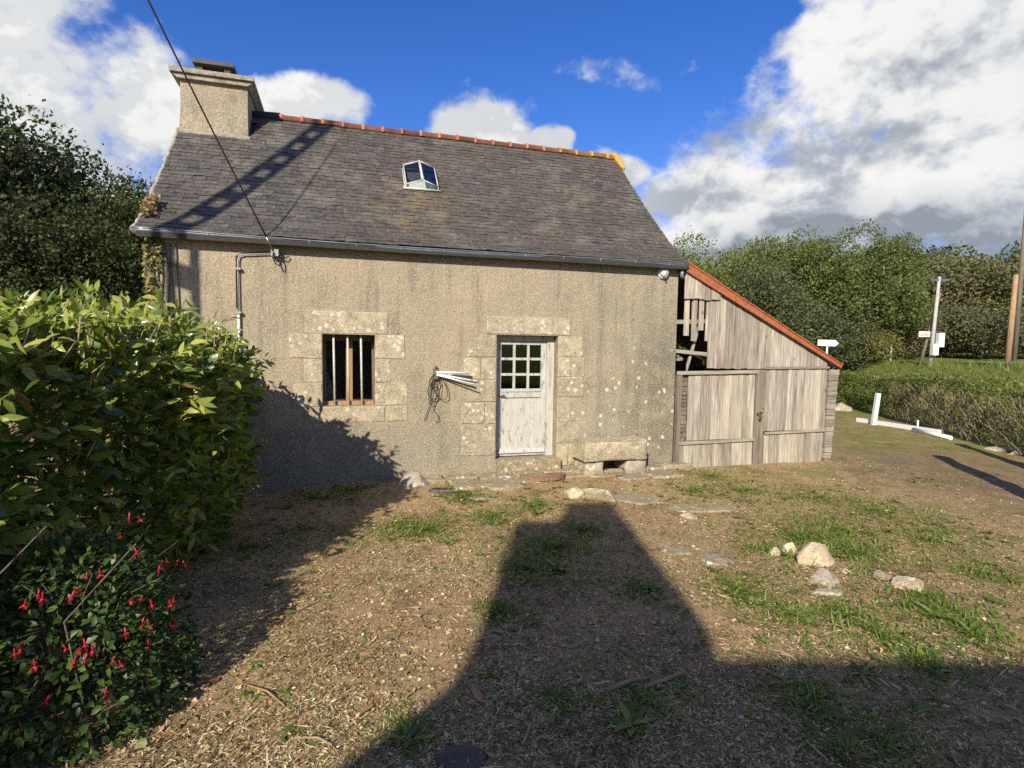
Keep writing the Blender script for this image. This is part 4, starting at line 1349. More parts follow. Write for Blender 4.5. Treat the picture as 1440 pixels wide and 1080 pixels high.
for k in range(9):
    split = rf.uniform(0.10, 0.24)
    for (ya, yb) in ((0.43, split + 0.012), (split - 0.012, -0.14 - 0.16 * math.sin(k * 1.1) + rf.uniform(-.05, .05))):
        j = lambda q: rf.uniform(-q, q)
        xa, xb = cu[k] + 0.012, cu[k + 1] - 0.012
        if k in (0, 8) and yb < 0: continue
        xm = (xa + xb) / 2
        poly = [(xa + j(.02), yb + j(.03)), (xm + j(.08), yb + j(.04)), (xb + j(.02), yb + j(.03)), (xb + j(.03), (ya + yb) / 2 + j(.03)), (xb + j(.02), ya), (xa + j(.02), ya), (xa + j(.03), (ya + yb) / 2 + j(.03))]
        top = 0.032 + rf.uniform(-.012, .012) + (0.015 if yb > .05 else -0.010)
        flag_mesh(poly, top, 0.12, 500 + k).build('flagstone', MAT['flag'], paving)
# single slabs lying in the soil
def slab(px, py, a, b, rot, label, seed):
    x, y, z = G(px, py)
    r = random.Random(seed)
    m = flag_mesh(blob_poly(0, 0, a, b, 6, r, rot), 0.014, 0.06, seed)
    o = m.build('flagstone', MAT['flag']); o.location = (x, y, z)
    return tag(o, label, 'flagstone')
slab(895, 702, 0.34, 0.24, -0.5, 'flat grey flagstone in the soil right of the two wedge rocks', 61)
slab(990, 716, 0.46, 0.17, 0.05, 'large flat grey flagstone on the dirt in front of the shed', 62)
slab(950, 775, 0.16, 0.13, 0.2, 'small dark flagstone at the right edge of the chimney shadow', 63)
slab(1005, 788, 0.14, 0.15, 0.6, 'small square flagstone right of the chimney shadow, beside green weeds', 64)
slab(650, 1070, 0.13, 0.10, 0.3, 'dark slate slab in shade at the bottom of the picture', 65).data.materials[0] = MAT['dark_slab']
slab(672, 700, 0.16, 0.11, 0.1, 'small flagstone in the grass below the doorstep', 66)
# drain hole beside the grey rock
x, y, z = G(622, 690)
m = MB(); m.tube([(0, 0, 0.012), (0, 0, -0.10)], [0.17, 0.13], 12, caps=False)
for k in range(12):
    pass
dh = empty('drain_hole', (x, y, z + 0.016)); tag(dh, 'dark drain opening in the ground left of the door', 'drain')
m2 = MB(); ring = []
r = random.Random(2)
o_, i_ = [], []
for k in range(14):
    an = 2 * math.pi * k / 14; ra = r.uniform(.95, 1.1)
    o_.append((math.cos(an) * 0.17 * ra, math.sin(an) * 0.11 * ra, -0.012)); i_.append((math.cos(an) * 0.125 * ra, math.sin(an) * 0.07 * ra, 0.010))
for k in range(14):
    j = (k + 1) % 14
    m2.face([o_[k], o_[j], i_[j], i_[k]]); m2.face([i_[k], i_[j], (i_[j][0], i_[j][1], -0.004), (i_[k][0], i_[k][1], -0.004)])
m2.build('drain_rim', MAT['bark'], dh, fix=False)
m = MB(); m.face([(p[0], p[1], 0.0) for p in i_]); m.build('drain_shade', MAT['black'], dh, fix=False)  # flat black sheet paints the shade down the hole

# stone bench
bench = empty('stone_bench', cw(1.12, -0.28, 0.05), FA)
tag(bench, 'low bench of one granite slab on two blocks against the wall', 'bench')
rough_block('seat', -0.47, 0.45, 0.105, 0.365, -0.18, 0.22, MAT['granite'], bench, 700, 0.014)
m_top = MB()
rough_block('support', -0.44, -0.16, -0.12, 0.10, -0.14, 0.18, MAT['grey_rock'], bench, 701, 0.02)
rough_block('support', 0.15, 0.45, -0.12, 0.10, -0.14, 0.18, MAT['grey_rock'], bench, 702, 0.02)

# half-round coir mat
dm = empty('doormat', cw(0.10, -0.36, 0.0), FA)
tag(dm, 'half-round reddish brown mat on the flagstones at the door', 'doormat')
m = MB(); m.prism([(math.cos(math.pi + math.pi * k / 16) * 0.31, math.sin(math.pi + math.pi * k / 16) * 0.22) for k in range(17)], 'z', -0.035, 0.018)
m.build('mat_body', MAT['mat_coir'], dm)
m = MB()
for k in range(1, 6):
    f = k / 6
    m.tube([(math.cos(math.pi + math.pi * j / 12) * 0.31 * f, math.sin(math.pi + math.pi * j / 12) * 0.22 * f, 0.019) for j in range(13)], 0.007, 5)
m.build('mat_ribs', MAT['mat_coir'], dm)

# ------------------------------------------------------------------ white pieces by the boundary hedge
def ground_bar(name, a, b, size, label, cat, mat='white_paint', lift=0.0, square=True):
    A = Vector(G(*a)); B = Vector(G(*b)); mid = (A + B) / 2
    o = empty(name, (mid.x, mid.y, mid.z)); tag(o, label, cat)
    d = B - A; M = Matrix.Translation((0, 0, size / 2 + lift)) @ d.to_track_quat('X', 'Z').to_matrix().to_4x4()
    m = MB()
    if square: m.box(-d.length / 2, d.length / 2, -size / 2, size / 2, -size / 2, size / 2, M)
    else: m.tube([M @ Vector((-d.length / 2, 0, 0)), M @ Vector((d.length / 2, 0, 0))], size / 2, 10)
    m.build('rail', MAT[mat], o)
    return o
gbar = ground_bar('fallen_fence_rail', (1206, 593), (1322, 611), 0.10, 'long white fallen rail on the grass with a white upright standing from it', 'fence rail')
Vp = Vector(G(1228, 597)) - gbar.location
m = MB(); m.box(Vp.x - 0.045, Vp.x + 0.045, Vp.y - 0.045, Vp.y + 0.045, 0.0, 0.78, Matrix.Translation((Vp.x, Vp.y, 0)) @ Matrix.Rotation(0.10, 4, 'Y') @ Matrix.Translation((-Vp.x, -Vp.y, 0)))
m.build('upright', MAT['white_paint'], gbar)
Vp = Vector(G(1290, 606)) - gbar.location
m = MB(); m.tube([(Vp.x, Vp.y, 0), (Vp.x, Vp.y, 0.24)], 0.02, 6); m.build('short_upright', MAT['white_paint'], gbar)
ground_bar('plastic_pipe', (1284, 607), (1337, 619), 0.09, 'short white pipe lying nearer than the long fallen rail', 'pipe', 'white_plastic', 0, False)
ground_bar('cut_branch', (960, 952), (905, 972), 0.022, 'pale broken stick lying in the shade right of centre', 'stick', 'straw_twig', 0.01, False)

# ------------------------------------------------------------------ beyond the hedge
def standing(name, px, depth, label, cat):
    p = at(px, 490, depth); z = gz(p.x, p.y)
    o = empty(name, (p.x, p.y, z)); tag(o, label, cat)
    return o, p, z
o, p, z = standing('direction_sign', 1163, 21.0, 'white arrow-shaped direction sign on a thin post beyond the shed roof', 'sign')
top = at(1163, 482, 21.0).z - z
m = MB(); m.tube([(0, 0, -0.1), (0, 0, top + 0.05)], 0.035, 8); m.build('post', MAT['white_paint'], o)
m = MB(); m.prism([(-0.38, top - 0.11), (0.26, top - 0.13), (0.40, top - 0.02), (0.26, top + 0.10), (-0.38, top + 0.11)], 'y', -0.06, -0.037); m.build('arrow_board', MAT['white_paint'], o)
o, p, z = standing('utility_pole', 1309, 20.5, 'leaning pale grey utility pole with two white boxes', 'utility pole')
t_ = at(1330, 388, 20.5); t_ = (t_.x - p.x, 0.3, t_.z - z)
m = MB(); m.tube([(0, 0, -0.2), t_], [0.07, 0.05], 10); m.build('pole', MAT['concrete'], o)
for f, dx_, h in ((0.16, -0.03, 0.4), (0.27, 0.14, 0.5)):
    c = [q * f for q in t_]
    m = MB(); m.box(c[0] - 0.10 + dx_, c[0] + 0.10 + dx_, c[1] - 0.26, c[1] - 0.10, c[2] - h / 2, c[2] + h / 2); m.build('meter_box', MAT['white_plastic'], o)
m = MB(); m.box(t_[0] - 0.35, t_[0] + 0.35, -0.05 + t_[1], 0.05 + t_[1], t_[2] - 0.15, t_[2] - 0.07); m.build('crossarm', MAT['steel'], o)
o, p, z = standing('stay_pole', 1294, 20.9, 'slanting dark wooden stay pole with a small red and white notice', 'pole')
t_ = at(1322, 412, 20.9); t_ = (t_.x - p.x, 0.0, t_.z - z)
m = MB(); m.tube([(0, 0, -0.2), t_], [0.065, 0.05], 8); m.build('pole', MAT['wood_dark'], o)
c = at(1299, 470, 20.8); c = (c.x - p.x, -0.12, c.z - z)
m = MB(); m.box(c[0] - 0.21, c[0] + 0.21, c[1] - 0.03, c[1], c[2] - 0.10, c[2] + 0.10); nb = m.build('notice_board', MAT['white_plastic'], o)
red = simple('sign_red', (0.55, 0.10, 0.08), 0.5, 0, 0.1)
m = MB()
for zz in (0.045, -0.005, -0.05):
    m.box(c[0] - 0.17, c[0] + 0.16, c[1] - 0.034, c[1] - 0.0305, c[2] + zz - 0.011, c[2] + zz + 0.011)
m.build('notice_lines', red, nb)
o, p, z = standing('timber_pole', 1418, 23.0, 'light brown wooden pole, shorter of the pair at the right edge', 'utility pole')
t_ = at(1432, 386, 23.0); m = MB(); m.tube([(0, 0, -0.2), (t_.x - p.x, 0.1, t_.z - z)], [0.115, 0.085], 10); m.build('pole', MAT['wood_pole'], o)
o, p, z = standing('timber_pole', 1427, 23.6, 'taller grey brown wooden pole behind the light brown one at the right edge', 'utility pole')
t_ = at(1447, 290, 23.6); m = MB(); m.tube([(0, 0, -0.2), (t_.x - p.x, 0.1, t_.z - z)], [0.10, 0.075], 10); m.build('pole', MAT['wood_dark'], o)
o, p, z = standing('marker_post', 1253, 23.5, 'thin white marker post in the grass left of the leaning utility pole', 'post')
m = MB(); m.box(-0.03, 0.03, -0.03, 0.03, -0.1, at(1253, 484, 23.5).z - z); m.build('post_body', MAT['white_paint'], o)

# ------------------------------------------------------------------ what stands behind the camera and throws its shadow into the yard
ch = Vector((math.sin(SUN_AZ), math.cos(SUN_AZ), 0)); tan_el = math.tan(SUN_EL)
YB = -6.0
def caster(px, py):
    x, y, z = G(px, py)
    t = (y - YB) / ch.y
    return (x - ch.x * t, z + t * tan_el)
c_tl = caster(727, 735); c_tr = caster(862, 709); c_p = caster(803, 708)
c_bl = caster(660, 925); c_br = caster(982, 865); r_l = caster(985, 935); r_r = caster(1440, 918)
g_l = caster(590, 978)
hx = c_bl[0]
house = empty('farmhouse', (hx + 3.0, YB, -0.1)); tag(house, 'farmhouse behind the viewer whose roof and chimney shadow lies on the yard', 'house')
def hp(mbx, name, mat, parent=house):
    mbx.v = [(x - hx - 3.0, y - YB, z + 0.1) for x, y, z in mbx.v]
    return mbx.build(name, mat, parent)
ridge_z = (r_l[1] + r_r[1]) / 2
x0, x1 = hx + 0.16, hx + 9.0
m = MB(); m.prism([(YB + 2.6, -0.15), (YB + 2.6, 2.5), (YB, ridge_z - 0.1), (YB - 2.6, 2.5), (YB - 2.6, -0.15)], 'x', x0, x1); hp(m, 'wall', MAT['roughcast'])
m = MB()
m.prism([(YB + 2.85, 2.35), (YB, ridge_z), (YB, ridge_z - 0.08), (YB + 2.85, 2.25)], 'x', x0 - 0.03, x1 + 0.1); m.prism([(YB - 2.85, 2.35), (YB - 2.85, 2.25), (YB, ridge_z - 0.08), (YB, ridge_z)], 'x', x0 - 0.03, x1 + 0.1)
hp(m, 'roof', MAT['slate'])
m = MB(); m.prism([c_bl, (c_bl[0], ridge_z - 0.7), (c_br[0] + 0.02, ridge_z - 0.7), (c_br[0], c_br[1]), c_tr, c_p, (c_p[0], c_tl[1]), c_tl], 'y', YB - 0.30, YB + 0.04); hp(m, 'chimney', MAT['chimney'])

def off_post(name, px, py, h, rad, label):
    x, y, z = G(px, py)
    t = (h + z + 0.1) / tan_el
    bx, by = x - ch.x * t, y - ch.y * t
    zb = gz(bx, by)
    o = empty(name, (bx, by, zb)); tag(o, label, 'post')
    r = random.Random(px); pts, rad_ = [], []
    for k in range(12):
        f = k / 11
        pts.append((r.uniform(-.02, .02), r.uniform(-.02, .02), -0.1 + (h + 0.1) * f)); rad_.append(rad * (1 - 0.35 * f) * r.uniform(.85, 1.15))
    m = MB(); m.tube(pts, rad_, 10); m.build('post_body', MAT['bark'], o)
off_post('gate_post', 1320, 641, 2.0, 0.17, 'rough timber gate post off to the right, its long shadow nearest the viewer')
off_post('gate_post', 1352, 626, 1.9, 0.14, 'rough timber gate post off to the right, its shadow along the hedge foot')

# pierced concrete pole to the left; its shadow climbs the wall and the roof
foot = cw(-4.10, 0.0, 0.0) - ch * 4.5
cp = empty('concrete_pole', (foot.x, foot.y, -0.1), -SUN_AZ); tag(cp, 'tall pierced concrete power pole left of the picture whose laddered shadow crosses the roof', 'utility pole')
PH = 11.2
m = MB()
def pole_w(z): return 0.33 - 0.007 * z
for sgn in (-1, 1):
    for k in range(22):
        za, zb = PH * k / 22, PH * (k + 1) / 22
        a, b = pole_w(za) / 2, pole_w(zb) / 2
        m.prism([(sgn * (a - 0.088), za), (sgn * a, za), (sgn * b, zb), (sgn * (b - 0.088), zb)], 'y', -0.10, 0.10)
zz = 0.0
while zz < PH - 0.2:
    a = pole_w(zz) / 2 - 0.088
    m.box(-a, a, -0.095, 0.095, zz, zz + 0.17); zz += 0.5
m.build('pole_shaft', MAT['concrete'], cp)
m = MB(); m.box(-0.5, 0.5, -0.05, 0.05, PH - 0.35, PH - 0.25); m.build('crossarm', MAT['steel'], cp)
# overhead cable from the pole to the wall anchor
A = cw(-3.21, -0.15, 2.86); B = Vector((foot.x + 0.1, foot.y + 0.1, PH - 0.5))
wire = empty('overhead_cable', A); tag(wire, 'black overhead cable running down from the upper left to the cottage wall', 'cable')
m = MB(); m.tube([(A.lerp(B, k / 24) - A) - Vector((0, 0, 0.22 * 4 * (k / 24) * (1 - k / 24))) for k in range(25)], 0.0085, 6); m.build('cable', MAT['black'], wire)

# ------------------------------------------------------------------ trees
np.random.seed(11)
def tree_meshes(key, seed, h, rad, base, n_lobes, n_leaf, leaf, mat, shape=1.0, lobe=(0.28, 0.5)):
    """trunk with limbs, and a crown of leaves set in clumps of different depth"""
    r = np.random.RandomState(seed)
    ch_ = (h - base) / 2; cz = base + ch_
    lobes = []
    for k in range(n_lobes):
        d = unit(r.normal(size=3)); q = r.uniform(0.45, 0.92)
        if d[2] < -0.55: d[2] *= 0.5
        c = np.array([d[0] * rad * q, d[1] * rad * q, cz + d[2] * ch_ * q * shape])
        lobes.append((c, rad * r.uniform(*lobe)))
    parts = []
    wts = np.array([l[1] ** 2 for l in lobes]); wts /= wts.sum()
    for (c, lr), wt_ in zip(lobes, wts):
        n = max(20, int(n_leaf * wt_))
        # sprays on the lobe's shell, leaves gathered along each spray
        ns = max(6, n // 9)
        d = unit(r.normal(size=(ns, 3)) + np.array([0, 0, 0.25]))
        rr_ = lr * (0.74 + 0.32 * r.rand(ns) ** 0.8)
        sc = c + d * rr_[:, None] * np.array([1, 1, 0.8])
        idx = r.randint(0, ns, n)
        C = sc[idx] + r.normal(size=(n, 3)) * leaf * 1.35
        ax = d[idx] + r.normal(size=(n, 3)) * 0.8
        nr = np.array([-0.1, -0.3, 0.35]) + d[idx] * 0.9 + r.normal(size=(n, 3)) * 0.6
        L = leaf * r.uniform(0.7, 1.4, n); W = L * r.uniform(0.5, 0.75, n)
        tone = np.clip(0.18 + 0.5 * r.rand(n) + 0.35 * (r.rand(ns)[idx] - 0.3), 0, 1)
        parts.append(scatter(LEAF4, LEAF4_T, C, ax, nr, L, W, None, tone))
    V, T, Rr = join_arrays(parts)
    crown = fast_mesh(key + '_crown', V, T, MAT[mat], {'rnd': Rr})
    m = MB(); rt = random.Random(seed)
    hb = base + ch_ * 1.1
    m.tube([(rt.uniform(-.08, .08) * k, rt.uniform(-.08, .08) * k, -0.3 + (hb + 0.3) * k / 5) for k in range(6)], [0.05 * rad * (1.5 - 0.2 * k) for k in range(6)], 8)
    for (c, lr) in lobes[::2]:
        z0 = max(0.3, min(hb * 0.9, c[2] - rad * 0.5))
        mid = (c[0] * 0.45, c[1] * 0.45, z0 + (c[2] - z0) * 0.6)
        m.tube([(0, 0, z0), mid, tuple(c)], [0.035 * rad, 0.022 * rad, 0.008 * rad], 5)
    trunk = m.mesh(key + '_trunk', MAT['bark'], fix=False)
    return crown, trunk
TREES = {
    'dark_a': tree_meshes('dark_a', 1, 7.4, 2.7, 0.3, 64, 44000, 0.115, 'dark_tree', lobe=(0.28, 0.46)),
    'dark_b': tree_meshes('dark_b', 2, 6.2, 2.3, 0.2, 60, 40000, 0.11, 'dark_tree', lobe=(0.28, 0.46)),
    'copse_a': tree_meshes('copse_a', 3, 7.2, 3.3, 0.2, 80, 42000, 0.115, 'wood_tree', lobe=(0.20, 0.36)),
    'copse_b': tree_meshes('copse_b', 4, 6.6, 3.0, 0.2, 80, 40000, 0.11, 'wood_tree', lobe=(0.19, 0.36)),
    'scrub_a': tree_meshes('scrub_a', 5, 4.2, 2.3, 0.0, 50, 16000, 0.13, 'scrub', lobe=(0.22, 0.40)),
    'scrub_b': tree_meshes('scrub_b', 6, 3.0, 2.0, -0.1, 50, 14000, 0.12, 'scrub', lobe=(0.22, 0.40)),
}
def tree(name, kind, px, depth, h, rz, label, cat='tree', group=None, sx=1.0):
    p = at(px, 490, depth); z = gz(p.x, p.y)
    H = dict(dark_a=7.4, dark_b=6.2, copse_a=7.2, copse_b=6.6, scrub_a=4.2, scrub_b=3.0)[kind]
    o = empty(name, (p.x, p.y, z), rz)
    s = h / H
    o.scale = (s * sx, s * sx, s)
    cr, tr = TREES[kind]
    link(bpy.data.objects.new('crown', cr), o); link(bpy.data.objects.new('trunk', tr), o)
    tag(o, label, cat, group)
GL = 'dark trees behind the cottage on the left'
tree('broadleaf_tree', 'dark_a', -20, 12.8, 6.7, 0.3, 'tallest dark green tree, cut by the left edge of the picture', group=GL)
tree('broadleaf_tree', 'dark_b', 90, 13.4, 5.7, 1.9, 'dark green tree in the middle of the left-hand group', group=GL)
tree('broadleaf_tree', 'dark_b', 182, 12.6, 5.2, 3.9, 'dark green tree nearest the cottage chimney, lowest of the left-hand group', group=GL, sx=0.82)
tree('broadleaf_tree', 'dark_a', 30, 10.4, 4.5, 2.2, 'dark lower tree in front of the tallest tree on the left', group=GL)
tree('broadleaf_tree', 'dark_b', 125, 10.6, 3.9, 5.1, 'dark lower tree just above the laurel hedge near the cottage corner', group=GL, sx=0.85)
tree('broadleaf_tree', 'dark_a', -150, 11.0, 7.0, 4.0, 'dark green tree standing outside the left edge of the picture', group=GL)
GR = 'copse trees behind the shed on the right'
tree('broadleaf_tree', 'copse_b', 985, 25.0, 6.3, 0.4, 'olive green tree directly behind the right roof slope of the cottage', group=GR)
tree('broadleaf_tree', 'copse_a', 1095, 25.5, 7.0, 2.0, 'highest rounded olive tree above the shed', group=GR, sx=0.95)
tree('broadleaf_tree', 'copse_b', 1180, 25.0, 6.0, 4.2, 'olive tree sloping down right of the highest rounded tree', group=GR)
tree('broadleaf_tree', 'copse_b', 1050, 22.5, 5.2, 5.0, 'bushy tree low behind the sloping shed roof', group=GR, sx=1.1)
tree('broadleaf_tree', 'copse_a', 1150, 24.0, 4.2, 1.2, 'bushy tree low behind the white arrow sign', group=GR, sx=1.0)
tree('broadleaf_tree', 'copse_b', 1235, 25.5, 4.8, 3.1, 'greyish bushy tree left of the leaning utility pole', group=GR, sx=0.95)
tree('broadleaf_tree', 'copse_a', 925, 21.0, 5.5, 3.6, 'olive tree mostly hidden by the cottage roof', group=GR)
GF = 'far trees along the skyline on the right'
tree('broadleaf_tree', 'dark_b', 1252, 38.0, 6.8, 0.7, 'small dark tree on the skyline right of the highest rounded tree', group=GF, sx=0.8)
tree('broadleaf_tree', 'copse_b', 1300, 40.0, 6.0, 2.5, 'skyline tree above the leaning utility pole', group=GF)
tree('broadleaf_tree', 'copse_a', 1362, 40.0, 5.6, 4.4, 'skyline tree midway between the leaning utility pole and the wooden poles', group=GF)
tree('broadleaf_tree', 'dark_a', 1436, 37.0, 6.6, 1.1, 'dark tree on the skyline at the right edge of the picture', group=GF, sx=0.8)
tree('broadleaf_tree', 'copse_b', 1500, 36.0, 6.2, 3.3, 'skyline tree just outside the right edge of the picture', group=GF)
GS = 'scrub bushes below the skyline trees'
SC = [('scrub_a', 1285, 31.5, 4.6, 'grey green bush behind the foot of the leaning utility pole'), ('scrub_a', 1345, 31.0, 4.7, 'grey green bush right of the leaning utility pole'),
      ('scrub_a', 1402, 30.0, 4.5, 'grey green bush left of the pair of wooden poles'), ('scrub_a', 1465, 29.0, 4.4, 'grey green bush behind the wooden poles at the right edge'),
      ('scrub_b', 1325, 27.5, 2.3, 'low brownish scrub close right of the leaning utility pole'), ('scrub_b', 1378, 26.0, 2.2, 'low brownish scrub between the utility pole and the wooden poles'),
      ('scrub_b', 1445, 25.5, 2.1, 'low brownish scrub behind the feet of the wooden poles'), ('scrub_b', 1262, 26.0, 2.0, 'low scrub left of the slanting stay pole'), ('scrub_b', 1215, 24.0, 1.8, 'low scrub at the far end of the boundary hedge')]
for k, (kd, px, dp, h, lb) in enumerate(SC):
    tree('bush', kd, px, dp, h, k * 1.3, lb, 'bush', GS, 1.1)
# unbroken wood far behind, one mass
far = []
rw = np.random.RandomState(8)
for k in range(46):
    a = -0.95 + 1.9 * k / 45 + rw.uniform(-.02, .02); D = rw.uniform(46, 60)
    x, y = math.sin(a) * D, math.cos(a) * D; z = gz(x, y)
    n = 2600
    d = unit(rw.normal(size=(n, 3)))
    d[:, 2] = np.abs(d[:, 2])
    C = np.array([x, y, z]) + d * np.array([4.2, 4.2, rw.uniform(5.0, 7.2)]) * (0.8 + 0.25 * rw.rand(n, 1))
    far.append(scatter(LEAF4, LEAF4_T, C, rw.normal(size=(n, 3)), d + rw.normal(size=(n, 3)) * .5, np.full(n, 0.34), np.full(n, 0.24), None, rw.rand(n)))
V, T, Rr = join_arrays(far)
tag(link(bpy.data.objects.new('far_wood', fast_mesh('far_wood', V, T, MAT['wood_tree'], {'rnd': Rr}))), 'distant wood closing the horizon behind the nearer trees', 'wood', kind='stuff')

# ------------------------------------------------------------------ laurel hedge on the left
LY = np.array([-3.6, 0.9, 2.2, 3.3, 4.4, 5.2, 5.8, 6.25])
LX = np.array([-3.05, -2.80, -2.52, -2.24, -2.16, -2.48, -2.84, -3.08])
LZ = np.array([2.6, 2.45, 1.86, 1.87, 1.84, 1.74, 1.64, 1.42])  # unseen near end made taller to throw shade on the fuchsia
hedge_o = empty('laurel_hedge', (-3.0, 3.0, -0.1)); tag(hedge_o, 'tall leafy laurel hedge with cut stems along the left side', 'hedge')
HO = np.array([-3.0, 3.0, -0.1])
rl = np.random.RandomState(21)
def hedge_leaves(n, where):
    y = np.where(rl.rand(n) < 0.18, rl.uniform(-3.6, 1.0, n), rl.uniform(1.0, 6.25, n))
    lump = fbm(y * 1.6, y * 0 + 3.0, 2) - 0.5
    xf = np.interp(y, LY, LX) + 0.30 * lump; zt = np.interp(y, LY, LZ) + 0.22 * (fbm(y * 2.2, y * 0 + 9.0, 4) - 0.5)
    if where == 'face':
        z = 0.02 + (zt - 0.0) * rl.rand(n) ** 0.8
        lump2 = fbm(y * 2.5, z * 2.5, 6) - 0.5
        x = xf - np.abs(rl.normal(0, 0.16, n)) - 0.38 * sstep(0.9, 0.0, z) - 0.28 * sstep(1.45, 1.95, z) + 0.62 * lump2
        out = np.stack([np.full(n, 1.0), np.full(n, -0.25), np.full(n, 0.35)], -1)
    elif where == 'top':
        t = rl.rand(n); x = xf - 1.5 * t - 0.05; z = zt - np.abs(rl.normal(0, 0.10, n)) - 0.12 * (1 - sstep(0, 0.25, t)) + 0.20 * (fbm(x * 3, y * 3, 8) - 0.5)
        out = np.stack([np.full(n, 0.25), np.full(n, -0.2), np.full(n, 1.0)], -1)
    elif where == 'end':
        t = rl.rand(n); x = np.interp(6.2, LY, LX) - 1.4 * t; y = 6.15 + rl.normal(0, 0.12, n); z = rl.uniform(0.05, 1.68, n)
        out = np.stack([np.full(n, 0.3), np.full(n, 0.8), np.full(n, 0.3)], -1)
    else:
        x = xf - rl.uniform(0.2, 0.9, n); z = rl.uniform(0.0, 1.7, n)
        out = np.stack([np.full(n, 0.2), np.full(n, 0.0), np.full(n, 0.8)], -1)
    C = np.stack([x, y, z - 0.1], -1)
    ax = out + rl.normal(size=(n, 3)) * 0.65
    nr = np.array([-0.25, -0.75, 0.65]) + out * 0.25 + rl.normal(size=(n, 3)) * 0.55
    L = 0.05 + 0.115 * rl.rand(n) ** 1.3; W = L * rl.uniform(0.30, 0.42, n)
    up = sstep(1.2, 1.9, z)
    tone = np.clip(rl.rand(n) * 0.66 + 0.40 * up * rl.rand(n) + 0.06, 0, 0.97)  # tone lifted towards the top: sunlight put into the colour, plus young leaves
    tone[rl.rand(n) < 0.03] = 1.0
    return C, ax, nr, L, W, tone
sets = [hedge_leaves(n, wh) for n, wh in ((12000, 'face'), (6800, 'top'), (1100, 'end'), (10000, 'core'))]
# loose shoots standing out of the clipped surface
sh = hedge_leaves(420, 'face'); sh2 = hedge_leaves(420, 'top')
for q_ in (sh, sh2):
    C0, A0 = q_[0], unit(q_[1] + np.array([0.1, -0.1, 0.5]))
    m_ = 9
    k_ = np.repeat(np.arange(len(C0)), m_); f_ = np.tile(np.linspace(0.02, 0.26, m_), len(C0))
    Cc = C0[k_] + A0[k_] * f_[:, None]; n_ = len(Cc)
    AA = A0[k_] * 0.7 + rl.normal(size=(n_, 3)) * 0.65; NN = np.array([-0.25, -0.75, 0.65]) + rl.normal(size=(n_, 3)) * 0.5
    Ls = rl.uniform(0.06, 0.13, n_)
    sets.append((Cc, AA, NN, Ls, Ls * rl.uniform(0.28, 0.4, n_), np.clip(0.25 + 0.7 * rl.rand(n_), 0, 0.97)))
C, AX, NR, LL, WW, TT = [np.concatenate([s_[k] for s_ in sets]) for k in range(6)]
dist = np.linalg.norm(C - np.array([0, 0, CAM_H]), axis=1)
inview = (C[:, 0] / np.maximum(C[:, 1], 0.1) > -0.88) & (C[:, 1] > 1.5)
facing = np.arange(len(C)) < 18000
order = np.argsort(np.where(inview & facing, dist / LL, 1e9))
near_i = order[:300]; rest = np.ones(len(C), bool); rest[near_i] = False
drp = rl.uniform(0.05, 0.35, len(C))
v, t, r_ = scatter(LEAF8, LEAF8_T, C[rest] - HO, AX[rest], NR[rest], LL[rest], WW[rest], drp[rest], TT[rest])
tag(link(bpy.data.objects.new('foliage', fast_mesh('foliage', v, t, MAT['laurel'], {'rnd': r_})), hedge_o), kind='stuff')
for i in near_i:
    v, t, r_ = scatter(LEAF8, LEAF8_T, C[i:i + 1] - HO, AX[i:i + 1], NR[i:i + 1], LL[i:i + 1], WW[i:i + 1], drp[i:i + 1], TT[i:i + 1])
    link(bpy.data.objects.new('leaf', fast_mesh('leaf', v, t, MAT['laurel'], {'rnd': r_})), hedge_o)
# stems and cut twigs
m = MB(); r = random.Random(4)
for k in range(46):
    y = r.uniform(-3.3, 6.1); x = float(np.interp(y, LY, LX)) - r.uniform(0.35, 1.0)
    b0 = Vector((x, y, -0.15)); d = Vector((r.uniform(-.3, .45), r.uniform(-.35, .35), 1.7))
    m.tube([b0 - Vector(HO), b0 + d * 0.5 + Vector((r.uniform(-.1, .1), r.uniform(-.1, .1), 0)) - Vector(HO), b0 + d - Vector(HO)], [0.022, 0.015, 0.008], 6)
m.build('stems', MAT['bark'], hedge_o, fix=False)
m = MB(); m.tube([(0, 0, 0), (0, 0, 1)], [0.0042, 0.0028], 5); twig_me = m.mesh('cut_twig', MAT['twig'], fix=False)
for k in range(290):
    y = r.uniform(1.5, 6.0); top = r.random() < 0.9
    x = float(np.interp(y, LY, LX)) - (r.uniform(0.0, 1.0) if top else r.uniform(-0.02, 0.15)); z = float(np.interp(y, LY, LZ)) - (0.22 if top else r.uniform(0.3, 1.3))
    l = r.uniform(0.12, 0.28)
    d = Vector((r.uniform(-.5, .5), r.uniform(-.5, .5), 1.0 if top else r.uniform(-.2, .6))).normalized()
    if not top: d = (d + Vector((0.5, -0.3, 0))).normalized()
    o = link(bpy.data.objects.new('cut_twig', twig_me), hedge_o)
    o.location = Vector((x, y, z)) - Vector(HO) - Vector((0, 0, 0.1)); o.rotation_euler = d.to_track_quat('Z', 'Y').to_euler(); o.scale = (1, 1, l)

